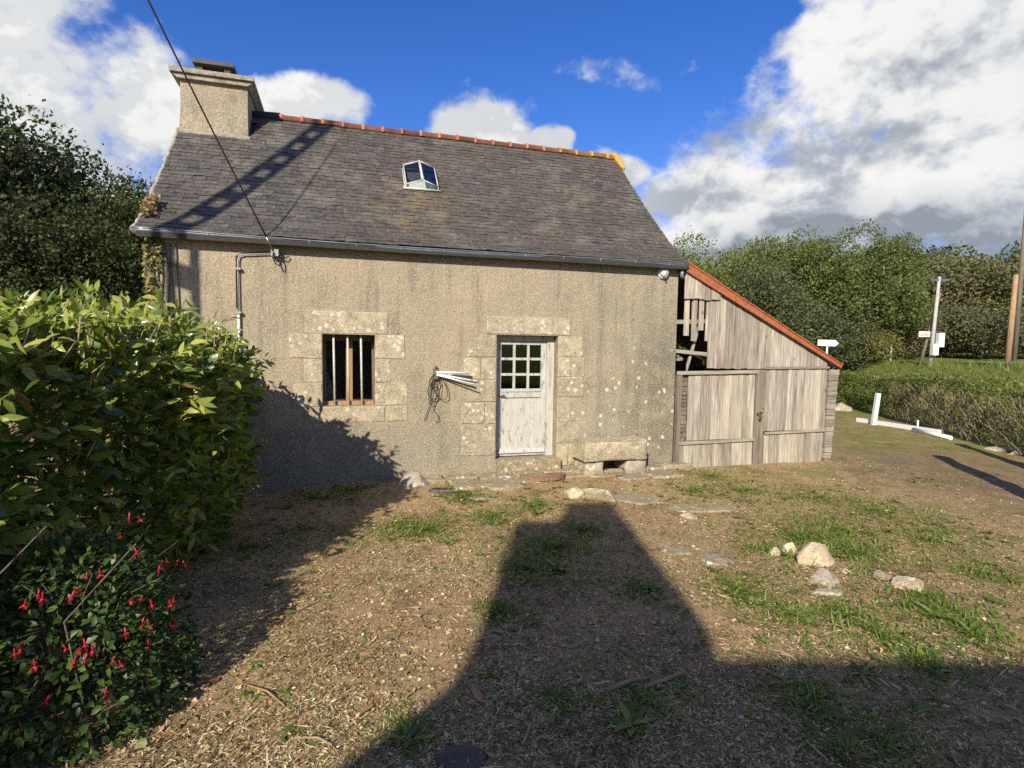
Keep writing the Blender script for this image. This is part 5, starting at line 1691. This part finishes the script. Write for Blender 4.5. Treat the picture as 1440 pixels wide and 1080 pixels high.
# ------------------------------------------------------------------ fuchsia bush in front of the hedge
fu_c = np.array([-2.10, 2.66, -0.1]); FRX, FRY, FRH = 0.50, 0.50, 0.84
fu = empty('fuchsia_bush', fu_c); tag(fu, 'low fuchsia bush with hanging red flowers at the lower left', 'bush')
rfx = np.random.RandomState(33)
n = 5200
d = unit(rfx.normal(size=(n, 3)) * np.array([1, 1, 0.9])); d[:, 2] = np.abs(d[:, 2]) - 0.08
q = 0.62 + 0.42 * rfx.rand(n) ** 0.6 + 0.16 * (fbm(d[:, 0] * 3 + 5, d[:, 1] * 3 + d[:, 2] * 2, 3) - 0.5) * 2
C = d * q[:, None] * np.array([FRX, FRY, FRH]); C[:, 2] = np.maximum(C[:, 2], 0.02)
ax = d + rfx.normal(size=(n, 3)) * 0.7 + np.array([0, 0, -0.15]); nr = np.array([0, -0.1, 1.0]) + d * 0.5 + rfx.normal(size=(n, 3)) * 0.4
L = rfx.uniform(0.025, 0.06, n); v, t, r_ = scatter(LEAF8, LEAF8_T, C, ax, nr, L, L * 0.5, rfx.uniform(0, 0.3, n), rfx.rand(n))
tag(link(bpy.data.objects.new('foliage', fast_mesh('fuchsia_foliage', v, t, MAT['fuchsia_leaf'], {'rnd': r_})), fu), kind='stuff')
m = MB(); r = random.Random(6)
for k in range(44):
    a = r.uniform(0, 6.28); e = r.uniform(0.5, 1.0)
    tip = Vector((math.cos(a) * FRX * e, math.sin(a) * FRY * e, FRH * r.uniform(0.35, 0.98)))
    m.tube([(0.05 * math.cos(a), 0.05 * math.sin(a), -0.05), tip * 0.55 + Vector((0, 0, 0.18)), tip], [0.005, 0.0035, 0.0015], 5)
m.tube([(0.35, -0.35, 0.0), (0.2, -0.30, 0.55), (0.45, -0.2, 0.86)], 0.004, 5); m.tube([(-0.4, -0.45, 0.2), (-0.15, -0.4, 0.62), (0.1, -0.25, 0.95)], 0.004, 5)
m.build('stems', MAT['bark'], fu, fix=False)
def flower_mesh(seed):
    r = np.random.RandomState(seed); parts = []
    ax, nr, L = [], [], []
    for k in range(4):
        a = k * math.pi / 2 + 0.3; ax.append((math.cos(a) * 0.75, math.sin(a) * 0.75, -0.75)); nr.append((math.cos(a), math.sin(a), 0.8))
    n = 4
    v, t, r_ = scatter(LEAF8, LEAF8_T, np.array([[0, 0, -0.022]] * n), np.array(ax), np.array(nr), np.full(n, 0.030), np.full(n, 0.012), np.full(n, -0.25))
    m = MB(); m.tube([(0, 0, 0.012), (0, 0, 0), (0, 0, -0.012), (0, 0, -0.024)], [0.0012, 0.004, 0.0045, 0.006], 6)
    o = len(m.v); m.v += [tuple(p) for p in v]; m.f += [tuple(int(i) + o for i in f) for f in t]; m.sm += [True] * len(t)
    for k in range(4):
        m.tube([(0.002 * k - .003, 0, -0.025), (0.003 * k - 0.005, 0.002, -0.06)], 0.0008, 4)
    red = m.mesh('flower', MAT['fuchsia_red'], fix=False)
    m = MB(); m.tube([(0, 0, -0.022), (0, 0, -0.030), (0, 0, -0.042)], [0.005, 0.0095, 0.008], 7)
    return red, m.mesh('corolla', MAT['fuchsia_purple'])
FLW = [flower_mesh(k) for k in range(3)]
FP = [(112, 912), (122, 920), (130, 908), (106, 925), (118, 900), (160, 925), (168, 930), (208, 873), (214, 880), (202, 870), (240, 880), (246, 874), (228, 790), (234, 785), (224, 797), (250, 788), (258, 790),
      (190, 772), (195, 727), (182, 722), (166, 750), (110, 828), (104, 832), (55, 830), (60, 835), (185, 842), (20, 912), (30, 905), (208, 902), (176, 884), (90, 908), (212, 845), (238, 845), (244, 840), (140, 802), (122, 806), (68, 980), (48, 930), (150, 965), (36, 845), (200, 838)]
for k, (px, py) in enumerate(FP):
    dd = sight(px, py); o0 = np.array([0, 0, CAM_H]); q = (o0 - fu_c) / np.array([FRX, FRY, FRH]); e = dd / np.array([FRX, FRY, FRH])
    A_, B_, C_ = e @ e, 2 * q @ e, q @ q - 1.10
    disc = B_ * B_ - 4 * A_ * C_
    tt = (-B_ - math.sqrt(disc)) / (2 * A_) if disc > 0 else -B_ / (2 * A_)
    p = o0 + dd * tt - fu_c
    p[2] = max(p[2], 0.09)
    f = link(bpy.data.objects.new('flower', FLW[k % 3][0]), fu); f.location = p
    s_ = 0.62 + 0.35 * ((k * 7) % 5) / 5
    f.scale = (s_, s_, s_); f.rotation_euler = (r.uniform(-.4, .4), r.uniform(-.4, .4), r.uniform(0, 6))
    link(bpy.data.objects.new('corolla', FLW[k % 3][1]), f)

# ------------------------------------------------------------------ ivy on the left corner of the cottage
iv = empty('ivy', cw(-4.4, 0.0, -0.1), FA); tag(iv, 'yellowing ivy climbing the left corner of the cottage', 'ivy')
ri = np.random.RandomState(3); n = 1500
u_ = -0.14 + np.abs(ri.normal(0, 0.12, n)); z_ = ri.uniform(0.3, 2.95, n); keep = (fbm(u_ * 7 + 4, z_ * 3, 5) + 0.25 * (u_ < 0.08)) > 0.52
u_, z_ = u_[keep], z_[keep]; n = len(u_)
side = u_ < -0.05
C = np.stack([np.where(side, -0.07, u_), np.where(side, ri.uniform(-0.02, 0.4, n), -0.02), z_], -1)
out = np.where(side[:, None], np.array([-1.0, -0.3, 0.1]), np.array([0, -1.0, 0.1]))
v, t, r_ = scatter(LEAF8, LEAF8_T, C, np.array([0, 0, -0.6]) + out * 0.5 + ri.normal(size=(n, 3)) * 0.6, out + ri.normal(size=(n, 3)) * 0.35, ri.uniform(0.035, 0.065, n), ri.uniform(0.03, 0.05, n), None, ri.rand(n))
n2 = 160
C2 = np.stack([-0.12 + ri.rand(n2) * 0.12, 0.05 + 0.25 * ri.rand(n2), 3.05 + 0.35 * ri.rand(n2)], -1); C2[:, 2] = 3.10 + (C2[:, 1]) * 0.9 + ri.rand(n2) * 0.08
p2 = scatter(LEAF8, LEAF8_T, C2, ri.normal(size=(n2, 3)), np.array([-.3, -.6, .8]) + ri.normal(size=(n2, 3)) * .4, ri.uniform(.03, .06, n2), ri.uniform(.03, .045, n2), None, 0.75 + 0.25 * ri.rand(n2))
V, T, Rr = join_arrays([(v, t, r_), p2])
tag(link(bpy.data.objects.new('foliage', fast_mesh('ivy_foliage', V, T, MAT['ivy'], {'rnd': Rr})), iv), kind='stuff')
m = MB()
for k in range(7):
    x = -0.05 + 0.05 * k; pts = [(x + r.uniform(-.03, .03), -0.018, 0.05 + 2.8 * j / 8) for j in range(9)]
    m.tube(pts, 0.007, 5)
m.build('stems', MAT['bark'], iv, fix=False)

# ------------------------------------------------------------------ clipped boundary hedge on the right
rh = np.random.RandomState(9)
hl = float(np.linalg.norm(HQ - HP)) + 4.0
H0 = HP - HD * 4.0 + HN * 0.45
bh = empty('boundary_hedge', (H0[0], H0[1], -0.1)); tag(bh, 'clipped green and brown boundary hedge across the right side of the yard', 'hedge')
def hedge_pts(n, where):
    s_ = rh.uniform(0, hl, n); top = 1.22 + 0.05 * np.sin(s_ * 0.9) - 0.012 * s_
    if where == 'face':
        z = top * rh.rand(n) ** 0.85; w_ = -0.45 + np.abs(rh.normal(0, 0.10, n)) + 0.30 * (fbm(s_ * 1.6, z * 2.0, 3) - .5) * 2 + 0.15 * sstep(0.5, 0, z); out = np.array([-HN[0], -HN[1], 0.25])
    else:
        w_ = rh.uniform(-0.48, 0.6, n); z = top + 0.22 * (fbm(s_ * 1.8, w_ * 1.8, 4) - .5) * 2 - np.abs(rh.normal(0, 0.05, n)); out = np.array([0, 0, 1.0])
    P = H0[None] + HD[None] * s_[:, None] + HN[None] * w_[:, None]
    zz_ = np.where(True, -0.1, 0) + z
    return np.stack([P[:, 0] - H0[0], P[:, 1] - H0[1], zz_ + 0.1], -1), out, s_, z
parts = []
for n, wh in ((15000, 'face'), (9000, 'top')):
    C, out, s_, z = hedge_pts(n, wh)
    bare = (fbm(s_ * 0.9, z * 2.0, 12) > 0.40) & (s_ > 3.0) & (s_ < 10.5) & (z < 0.95) & (rh.rand(n) < 0.75) if wh == 'face' else np.zeros(n, bool)
    k = ~bare; n = int(k.sum()); C = C[k]
    L = rh.uniform(0.04, 0.085, n)
    tone = np.clip(rh.rand(n) * 0.7 + (0.2 if wh == 'top' else 0.05), 0, 1)
    parts.append(scatter(LEAF4, LEAF4_T, C, out + rh.normal(size=(n, 3)) * 0.7, out * 0.6 + np.array([0, 0, .5]) + rh.normal(size=(n, 3)) * 0.5, L, L * 0.55, None, tone))
V, T, Rr = join_arrays(parts)
tag(link(bpy.data.objects.new('foliage', fast_mesh('boundary_foliage', V, T, MAT['hedge'], {'rnd': Rr})), bh), kind='stuff')
m = MB(); r = random.Random(12)
for k in range(1700):
    s_ = r.uniform(2.5, 10.5); w_ = r.uniform(-0.52, -0.2); z = r.uniform(0.0, 0.85)
    P = HD * s_ + HN * w_
    l = r.uniform(0.2, 0.55); lean = r.uniform(-0.9, 0.9)
    Q_ = P + HD * lean * l - HN * r.uniform(-0.05, 0.12)
    m.tube([(P[0], P[1], z), ((P[0] + Q_[0]) / 2, (P[1] + Q_[1]) / 2, z + l * 0.32), (Q_[0], Q_[1], z + l * 0.55)], [0.0065, 0.005, 0.003], 4, caps=False)
tag(m.build('bare_branches', MAT['hedge_twig'], bh, fix=False), kind='stuff')

# ------------------------------------------------------------------ grass, clippings, weeds and fallen leaves
rg = np.random.RandomState(14)
def inside_blocked(x, y):
    u = (x - F0[0]) * FU[0] + (y - F0[1]) * FU[1]; v = (x - F0[0]) * FN[0] + (y - F0[1]) * FN[1]
    return (v > -0.12) & (u > -4.7) & (u < 5.4) & (v < 5)
def on_paving(x, y):
    u = (x - F0[0]) * FU[0] + (y - F0[1]) * FU[1]; v = (x - F0[0]) * FN[0] + (y - F0[1]) * FN[1]
    return (v > -0.62) & (u > -1.5) & (u < 2.3)
n = 240000
rad = np.exp(rg.uniform(math.log(1.7), math.log(11.0), n)); ang = rg.uniform(-0.95, 0.95, n)
x, y = rad * np.sin(ang), rad * np.cos(ang)
k = ~inside_blocked(x, y) & ~(on_paving(x, y) & (rg.rand(n) < 0.8)) & (0.6 * fbm(x * 2.2, y * 2.2, 31) + 0.4 * fbm(x * 6.0, y * 6.0, 33) + 0.28 * rg.rand(n) > 0.55)
x, y = x[k], y[k]; n = len(x)
C = np.stack([x, y, ground_z(x, y) + rg.uniform(0.0, 0.012, n)], -1)
a = rg.uniform(0, 6.283, n)
ax = np.stack([np.cos(a), np.sin(a), rg.normal(0, 0.22, n)], -1)
L = (0.012 + 0.04 * rg.rand(n) ** 1.5) * (1 + 1.8 * (rg.rand(n) < 0.05)); W = rg.uniform(0.003, 0.0085, n)
tone = np.clip(rg.beta(1.5, 1.5, n) * 0.93 + 0.75 * (fbm(x * 1.6, y * 1.6, 41) - 0.5), 0, 0.93); tone[rg.rand(n) < 0.07 * (0.3 + 2 * (fbm(x * 1.7, y * 1.7, 47) > 0.5))] = 1.0
v, t, r_ = scatter(LEAF4, LEAF4_T, C, ax, np.array([0, 0, 1.0]) + rg.normal(size=(n, 3)) * 0.35, L, W, None, tone)
tag(link(bpy.data.objects.new('mown_clippings', fast_mesh('mown_clippings', v, t, MAT['litter'], {'rnd': r_}))), 'dry straw-coloured clippings strewn over the bare soil', 'clippings', kind='stuff')

n_f = 60000
rad = np.exp(rg.uniform(math.log(1.7), math.log(9.0), n_f)); ang = rg.uniform(-0.95, 0.95, n_f)
fx, fy = rad * np.sin(ang), rad * np.cos(ang)
k = ~inside_blocked(fx, fy) & ~(on_paving(fx, fy) & (rg.rand(n_f) < 0.7)); fx, fy = fx[k], fy[k]; n_f = len(fx)
a = rg.uniform(0, 6.283, n_f)
L = 0.010 + 0.028 * rg.rand(n_f) ** 2
v, t, r_ = scatter(LEAF4, LEAF4_T, np.stack([fx, fy, ground_z(fx, fy) + rg.uniform(0, 0.008, n_f)], -1), np.stack([np.cos(a), np.sin(a), rg.normal(0, 0.3, n_f)], -1), np.array([0, 0, 1.0]) + rg.normal(size=(n_f, 3)) * 0.4, L, L * rg.uniform(0.35, 0.8, n_f), None, np.clip(rg.rand(n_f) + 0.5 * (fbm(fx * 1.1, fy * 1.1, 71) - 0.5), 0, 1))
tag(link(bpy.data.objects.new('leaf_litter', fast_mesh('leaf_litter', v, t, MAT['fragment'], {'rnd': r_}))), 'small brown leaf and wood fragments lying among the dry clippings', 'litter', kind='stuff')

PATCH = [(600, 745, .42, 500), (690, 728, .28, 320), (750, 712, .30, 300), (560, 740, .25, 200), (655, 700, .25, 260), (780, 770, .42, 700), (740, 800, .35, 450), (700, 860, .14, 150), (820, 745, .25, 200), (640, 690, .15, 200),
         (1130, 755, .5, 700), (1200, 775, .45, 600), (1080, 775, .3, 300), (1180, 745, .5, 500), (1040, 830, .28, 300), (1110, 865, .3, 300), (1190, 865, .28, 300), (1320, 860, .35, 360), (1300, 840, .25, 240), (1360, 890, .3, 300),
         (1040, 690, .5, 300), (1150, 700, .8, 500), (1230, 720, .7, 500), (1000, 670, .5, 300), (1300, 760, .8, 500), (1140, 985, .22, 300), (1290, 930, .25, 200), (980, 690, .4, 200), (570, 1035, .12, 120), (900, 985, .25, 160),
         (1240, 1040, .3, 200), (1190, 1060, .2, 140), (430, 745, .5, 200), (490, 690, .4, 240), (350, 770, .5, 200), (440, 700, .4, 200), (1250, 900, .5, 300), (900, 830, .15, 90), (780, 985, .12, 80), (1390, 810, .4, 240)]
Cx, Cy, Hs = [], [], []
for (px, py, rr_, nb) in PATCH:
    gx_, gy_, _ = G(px, py)
    nb = int(nb * 2.4)
    q = rr_ * np.abs(rg.normal(0, 0.75, nb)); a = rg.uniform(0, 6.283, nb)
    Cx.append(gx_ + np.cos(a) * q); Cy.append(gy_ + np.sin(a) * q * 1.1); Hs.append(rg.uniform(0.03, 0.085, nb))
# thin blades between the clippings
n = 16000
rad = np.exp(rg.uniform(math.log(1.9), math.log(8.5), n)); ang = rg.uniform(-0.8, 0.8, n); x, y = rad * np.sin(ang), rad * np.cos(ang)
k = (fbm(x * 1.4, y * 1.4, 91) + 0.2 * rg.rand(n) > 0.60) & ~inside_blocked(x, y); Cx.append(x[k]); Cy.append(y[k]); Hs.append(rg.uniform(0.015, 0.05, int(k.sum())))
# thin regrowth over the right-hand yard and the strip in front of the hedge
n = 60000
x = rg.uniform(0.5, 11.5, n); y = rg.uniform(2.2, 19, n)
s_ = (x - HP[0]) * HN[0] + (y - HP[1]) * HN[1]
k = (s_ < 0.2) & ~inside_blocked(x, y) & (fbm(x * 1.1, y * 1.1, 51) + 0.16 * sstep(-4.5, -1.5, s_) * sstep(8, 10, y) - 0.14 * (np.hypot(x - 6.6, y - 8) < 2.2) + rg.rand(n) * 0.1 > 0.60)
Cx.append(x[k]); Cy.append(y[k]); Hs.append(rg.uniform(0.018, 0.05, int(k.sum())))
# bank beyond the hedge
n = 26000
s_ = rg.uniform(0.8, 14, n); q = rg.uniform(-2, 16, n)
Cx.append(HP[0] + HN[0] * s_ + HD[0] * q); Cy.append(HP[1] + HN[1] * s_ + HD[1] * q); Hs.append(rg.uniform(0.08, 0.26, n))
x = np.concatenate(Cx); y = np.concatenate(Cy); hh = np.concatenate(Hs)
k = ~inside_blocked(x, y)
x, y, hh = x[k], y[k], hh[k]
rd_y = np.interp(x, [p[0] for p in road_pts], [p[1] for p in road_pts]); k = ~((x > 14.9) & (y > rd_y - 0.1) & (y < rd_y + 3.5)); x, y, hh = x[k], y[k], hh[k]
n = len(x)
a = rg.uniform(0, 6.283, n); lean = np.where(hh < 0.1, rg.uniform(0.5, 2.6, n), rg.uniform(0.3, 1.3, n))
ax = np.stack([np.cos(a) * lean, np.sin(a) * lean, np.ones(n)], -1)
nr = np.stack([-np.cos(a), -np.sin(a), lean], -1)
v, t, r_ = scatter(BLADE, BLADE_T, np.stack([x, y, ground_z(x, y) - 0.004], -1), ax, nr, hh * rg.uniform(0.8, 1.5, n), rg.uniform(0.006, 0.013, n) * (0.6 + hh * 5), rg.uniform(0.1, 0.5, n), np.clip(rg.rand(n) * 0.95 + 0.08 * (rg.rand(n) < .1), 0, 1))
tag(link(bpy.data.objects.new('grass', fast_mesh('grass', v, t, MAT['grass'], {'rnd': r_}))), 'patchy green grass growing through the mown yard', 'grass', kind='stuff')

# low broad-leaved plants spread through the grass patches
lx, ly = [], []
for (px, py, rr_, nb) in PATCH:
    gx_, gy_, _ = G(px, py); nb = int(10 + nb / 16)
    q = rr_ * np.abs(rg.normal(0, 0.8, nb)); a = rg.uniform(0, 6.283, nb); lx.append(gx_ + np.cos(a) * q); ly.append(gy_ + np.sin(a) * q)
n = 1500
x = rg.uniform(-1.5, 7.5, n); y = rg.uniform(2.1, 8.5, n); k = (fbm(x * 0.9, y * 0.9, 81) > 0.52); lx.append(x[k]); ly.append(y[k])
lx = np.concatenate(lx); ly = np.concatenate(ly); k = ~inside_blocked(lx, ly); lx, ly = lx[k], ly[k]
m_ = 7; k = np.repeat(np.arange(len(lx)), m_); n = len(k); a = rg.uniform(0, 6.283, n); lean = rg.uniform(0.9, 3.5, n); sz = np.repeat(rg.uniform(0.025, 0.07, len(lx)), m_) * rg.uniform(0.6, 1.2, n)
v, t, r_ = scatter(LEAF8, LEAF8_T, np.stack([lx[k], ly[k], ground_z(lx[k], ly[k]) - 0.002], -1), np.stack([np.cos(a) * lean, np.sin(a) * lean, np.ones(n)], -1), np.stack([-np.cos(a), -np.sin(a), lean], -1), sz, sz * rg.uniform(0.25, 0.5, n), rg.uniform(0.1, 0.5, n), rg.rand(n))
tag(link(bpy.data.objects.new('low_weeds', fast_mesh('low_weeds', v, t, MAT['weed'], {'rnd': r_}))), 'low broad-leaved plants creeping through the yard grass', 'weeds', kind='stuff')

def weed_mesh(seed, kind):
    r = np.random.RandomState(seed); n = r.randint(11, 20)
    a = np.arange(n) * 2.4 + r.uniform(-.3, .3, n); lean = r.uniform(0.6, 2.6, n)
    ax = np.stack([np.cos(a) * lean, np.sin(a) * lean, np.ones(n)], -1); nr = np.stack([-np.cos(a), -np.sin(a), lean], -1)
    L = r.uniform(0.45, 1.05, n); W = L * (0.28 if kind else 0.14)
    v, t, q = scatter(LEAF8, LEAF8_T, np.zeros((n, 3)), ax, nr, L, W, r.uniform(0.15, 0.5, n), r.rand(n))
    return fast_mesh('weed', v, t, MAT['weed'], {'rnd': q})
WM = [weed_mesh(k, k % 2) for k in range(6)]
WEEDS = [(588, 752, .15, 'bright green weed clump, largest left of the chimney shadow'), (630, 762, .13, 'low weed clump just right of the largest one left of the chimney shadow'), (695, 737, .13, 'weed clump in the grass below the small flagstone'),
         (757, 722, .13, 'weed clump left of the two wedge rocks'), (548, 760, .12, 'weed clump at the edge of the hedge shadow'), (785, 800, .17, 'broad weed clump inside the upper part of the chimney shadow'),
         (745, 815, .15, 'weed clump on the left edge inside the chimney shadow'), (700, 872, .11, 'weed tuft where the chimney shadow edge crosses, above a fallen green leaf'), (752, 876, .10, 'small weed in the middle of the chimney shadow'),
         (912, 826, .11, 'lone weed in the right part of the chimney shadow'), (1032, 838, .15, 'leafy weed clump right of the chimney shadow, leftmost in the sun'), (1062, 850, .10, 'small weed beside the leafy clump right of the chimney shadow'),
         (1122, 868, .13, 'spreading weed below the small flat grey stone'), (1185, 866, .14, 'bright weed clump below the leaning grey rock'), (1078, 905, .10, 'thin-leaved weed at the sunlit edge above the roof shadow'),
         (1318, 868, .16, 'weed clump below the large cream rock'), (1372, 897, .16, 'wide rosette weed at the right beside the roof shadow'), (1300, 925, .14, 'dark weed rosette on the edge of the roof shadow'),
         (1212, 948, .16, 'long-leaved weed lying across the roof shadow edge'), (1140, 1000, .17, 'pale green weed clump inside the roof shadow'), (1290, 1000, .12, 'small weed inside the roof shadow at the right'),
         (577, 1040, .13, 'broad-leaved weed at the bottom beside the dark slab'), (792, 1000, .11, 'weed sprig in shade below the chimney shadow'), (888, 1020, .16, 'straggling weed in shade at the bottom centre'),
         (1240, 1065, .12, 'weed at the bottom edge in the roof shadow'), (390, 822, .12, 'weed at the edge of the hedge shadow on the left'), (690, 950, .11, 'bluish weed in shade left of the chimney shadow foot'),
         (1112, 783, .14, 'grass-like weed at the foot of the small white rock'), (655, 692, .12, 'feathery weed beside the drain opening'), (1405, 850, .12, 'weed near the right edge beside dry stalks'),
         (455, 700, .16, 'dark weed at the wall foot in the hedge shadow'), (400, 715, .15, 'dark weed under the laurel hedge end'), (520, 685, .13, 'weed at the edge of the hedge shadow near the wall')]
for k, (px, py, sz, lb) in enumerate(WEEDS):
    x, y, z = G(px, py)
    o = link(bpy.data.objects.new('weed', WM[k % 6])); o.location = (x, y, z - 0.003); o.scale = (sz, sz, sz * 0.8); o.rotation_euler = (0, 0, k * 1.7)
    tag(o, lb, 'weed', 'weeds in the yard')

LEAF_M = []
for k in range(4):
    S = LEAF8.copy()
    S[:, 2] *= (0.6, 1.6, 2.6, -0.8)[k]
    v, t, r_ = scatter(S, LEAF8_T, np.zeros((1, 3)), np.array([[1.0, 0, 0.06]]), np.array([[0, 0, 1.0]]), np.ones(1), np.full(1, 0.40), np.array([(0.1, -0.15, 0.2, -0.1)[k]]))
    for mt in ('fallen_green', 'fallen_brown'):
        LEAF_M.append(fast_mesh('fallen_leaf', v, t, MAT[mt], {'rnd': r_}))
FALL = [(690, 889, .11, 0, 'pale green fallen leaf in the chimney shadow by its left edge'), (678, 992, .12, 1, 'orange brown curled leaf in shade near the bottom centre'), (700, 982, .06, 0, 'small green leaf beside the orange brown curled leaf'),
        (538, 1010, .09, 0, 'green fallen leaf on the shadow edge near the bottom'), (198, 1062, .12, 0, 'bright green fallen leaf at the bottom left'), (416, 862, .11, 0, 'dark green fallen leaf beside a pale leaf left of centre'), (446, 840, .10, 0, 'cream-green fallen leaf beside the dark green one left of centre'),
        (513, 905, .07, 0, 'small yellow-green leaf alone on the sunlit soil'), (527, 992, .11, 1, 'brown leaf standing on edge near the bottom left of centre'), (765, 816, .06, 1, 'pinkish dry leaf inside the upper chimney shadow'), (884, 921, .09, 0, 'whitish leaf in the right half of the chimney shadow'),
        (1168, 908, .09, 0, 'upright pale green leaf in the sun above the roof shadow'), (1322, 946, .08, 0, 'green leaf lying in the roof shadow at the right'), (1404, 1022, .08, 0, 'green leaf near the right edge in the roof shadow'), (1113, 1057, .07, 0, 'green leaf at the bottom in the roof shadow'),
        (1196, 1067, .10, 1, 'brown leaf at the bottom edge in the roof shadow'), (1082, 990, .07, 1, 'pinkish leaf in the roof shadow left of the pale weed clump'), (378, 828, .06, 0, 'small pale leaf in the hedge shadow'), (283, 822, .08, 1, 'tan leaf in the hedge shadow beside the fuchsia'),
        (1220, 838, .09, 1, 'rusty leaf left of the large cream rock'), (1352, 838, .08, 1, 'rusty leaf right of the large cream rock'), (668, 905, .06, 1, 'tan leaf on the left edge of the chimney shadow'), (640, 770, .06, 0, 'small leaf in the grass left of the chimney shadow'), (310, 955, .08, 1, 'dry leaf at the edge of the fuchsia shade'), (345, 935, .09, 0, 'light green leaf on the sunlit clippings near the fuchsia'), (590, 828, .07, 1, 'tan leaf on the sunlit soil left of the chimney shadow')]
for k, (px, py, sz, br_, lb) in enumerate(FALL):
    x, y, z = G(px, py)
    o = link(bpy.data.objects.new('fallen_leaf', LEAF_M[(k % 4) * 2 + br_])); o.location = (x, y, z + 0.012); o.scale = (sz, sz, sz)
    o.rotation_euler = (0.15 * math.sin(k), 0.1 * math.cos(k * 2), k * 2.1)
    tag(o, lb, 'leaf', 'fallen leaves')
TW = [((300, 918), (322, 905), 'short pale twig at the fuchsia shade edge, leftmost'), ((345, 965), (400, 995), 'reddish bent twig on the sunlit clippings at the lower left'), ((215, 935), (280, 948), 'long pale twig below the fuchsia flowers'), ((415, 1040), (470, 1052), 'bundle of brown twigs at the bottom left of centre'),
      ((850, 975), (915, 955), 'thick tan stick lying in the shade right of the chimney shadow foot'), ((1080, 915), (1120, 930), 'thin twig along the roof shadow edge'), ((735, 1050), (745, 1020), 'straight pale twig standing in shade at the bottom')]
for k, (a, b, lb) in enumerate(TW):
    A, B = Vector(G(*a)), Vector(G(*b)); mid = (A + B) / 2
    m = MB(); m.tube([A - mid + Vector((0, 0, 0.01)), Vector((0.01, 0.015, 0.018)), B - mid + Vector((0, 0, 0.01))], [0.006, 0.006, 0.004] if k != 4 else [0.012, 0.012, 0.008], 6)
    o = m.build('twig', MAT['straw_twig'] if k != 1 else MAT['orange_wood']); o.location = mid
    tag(o, lb, 'twig', 'twigs on the ground')
# loose pebbles
n_p = 0
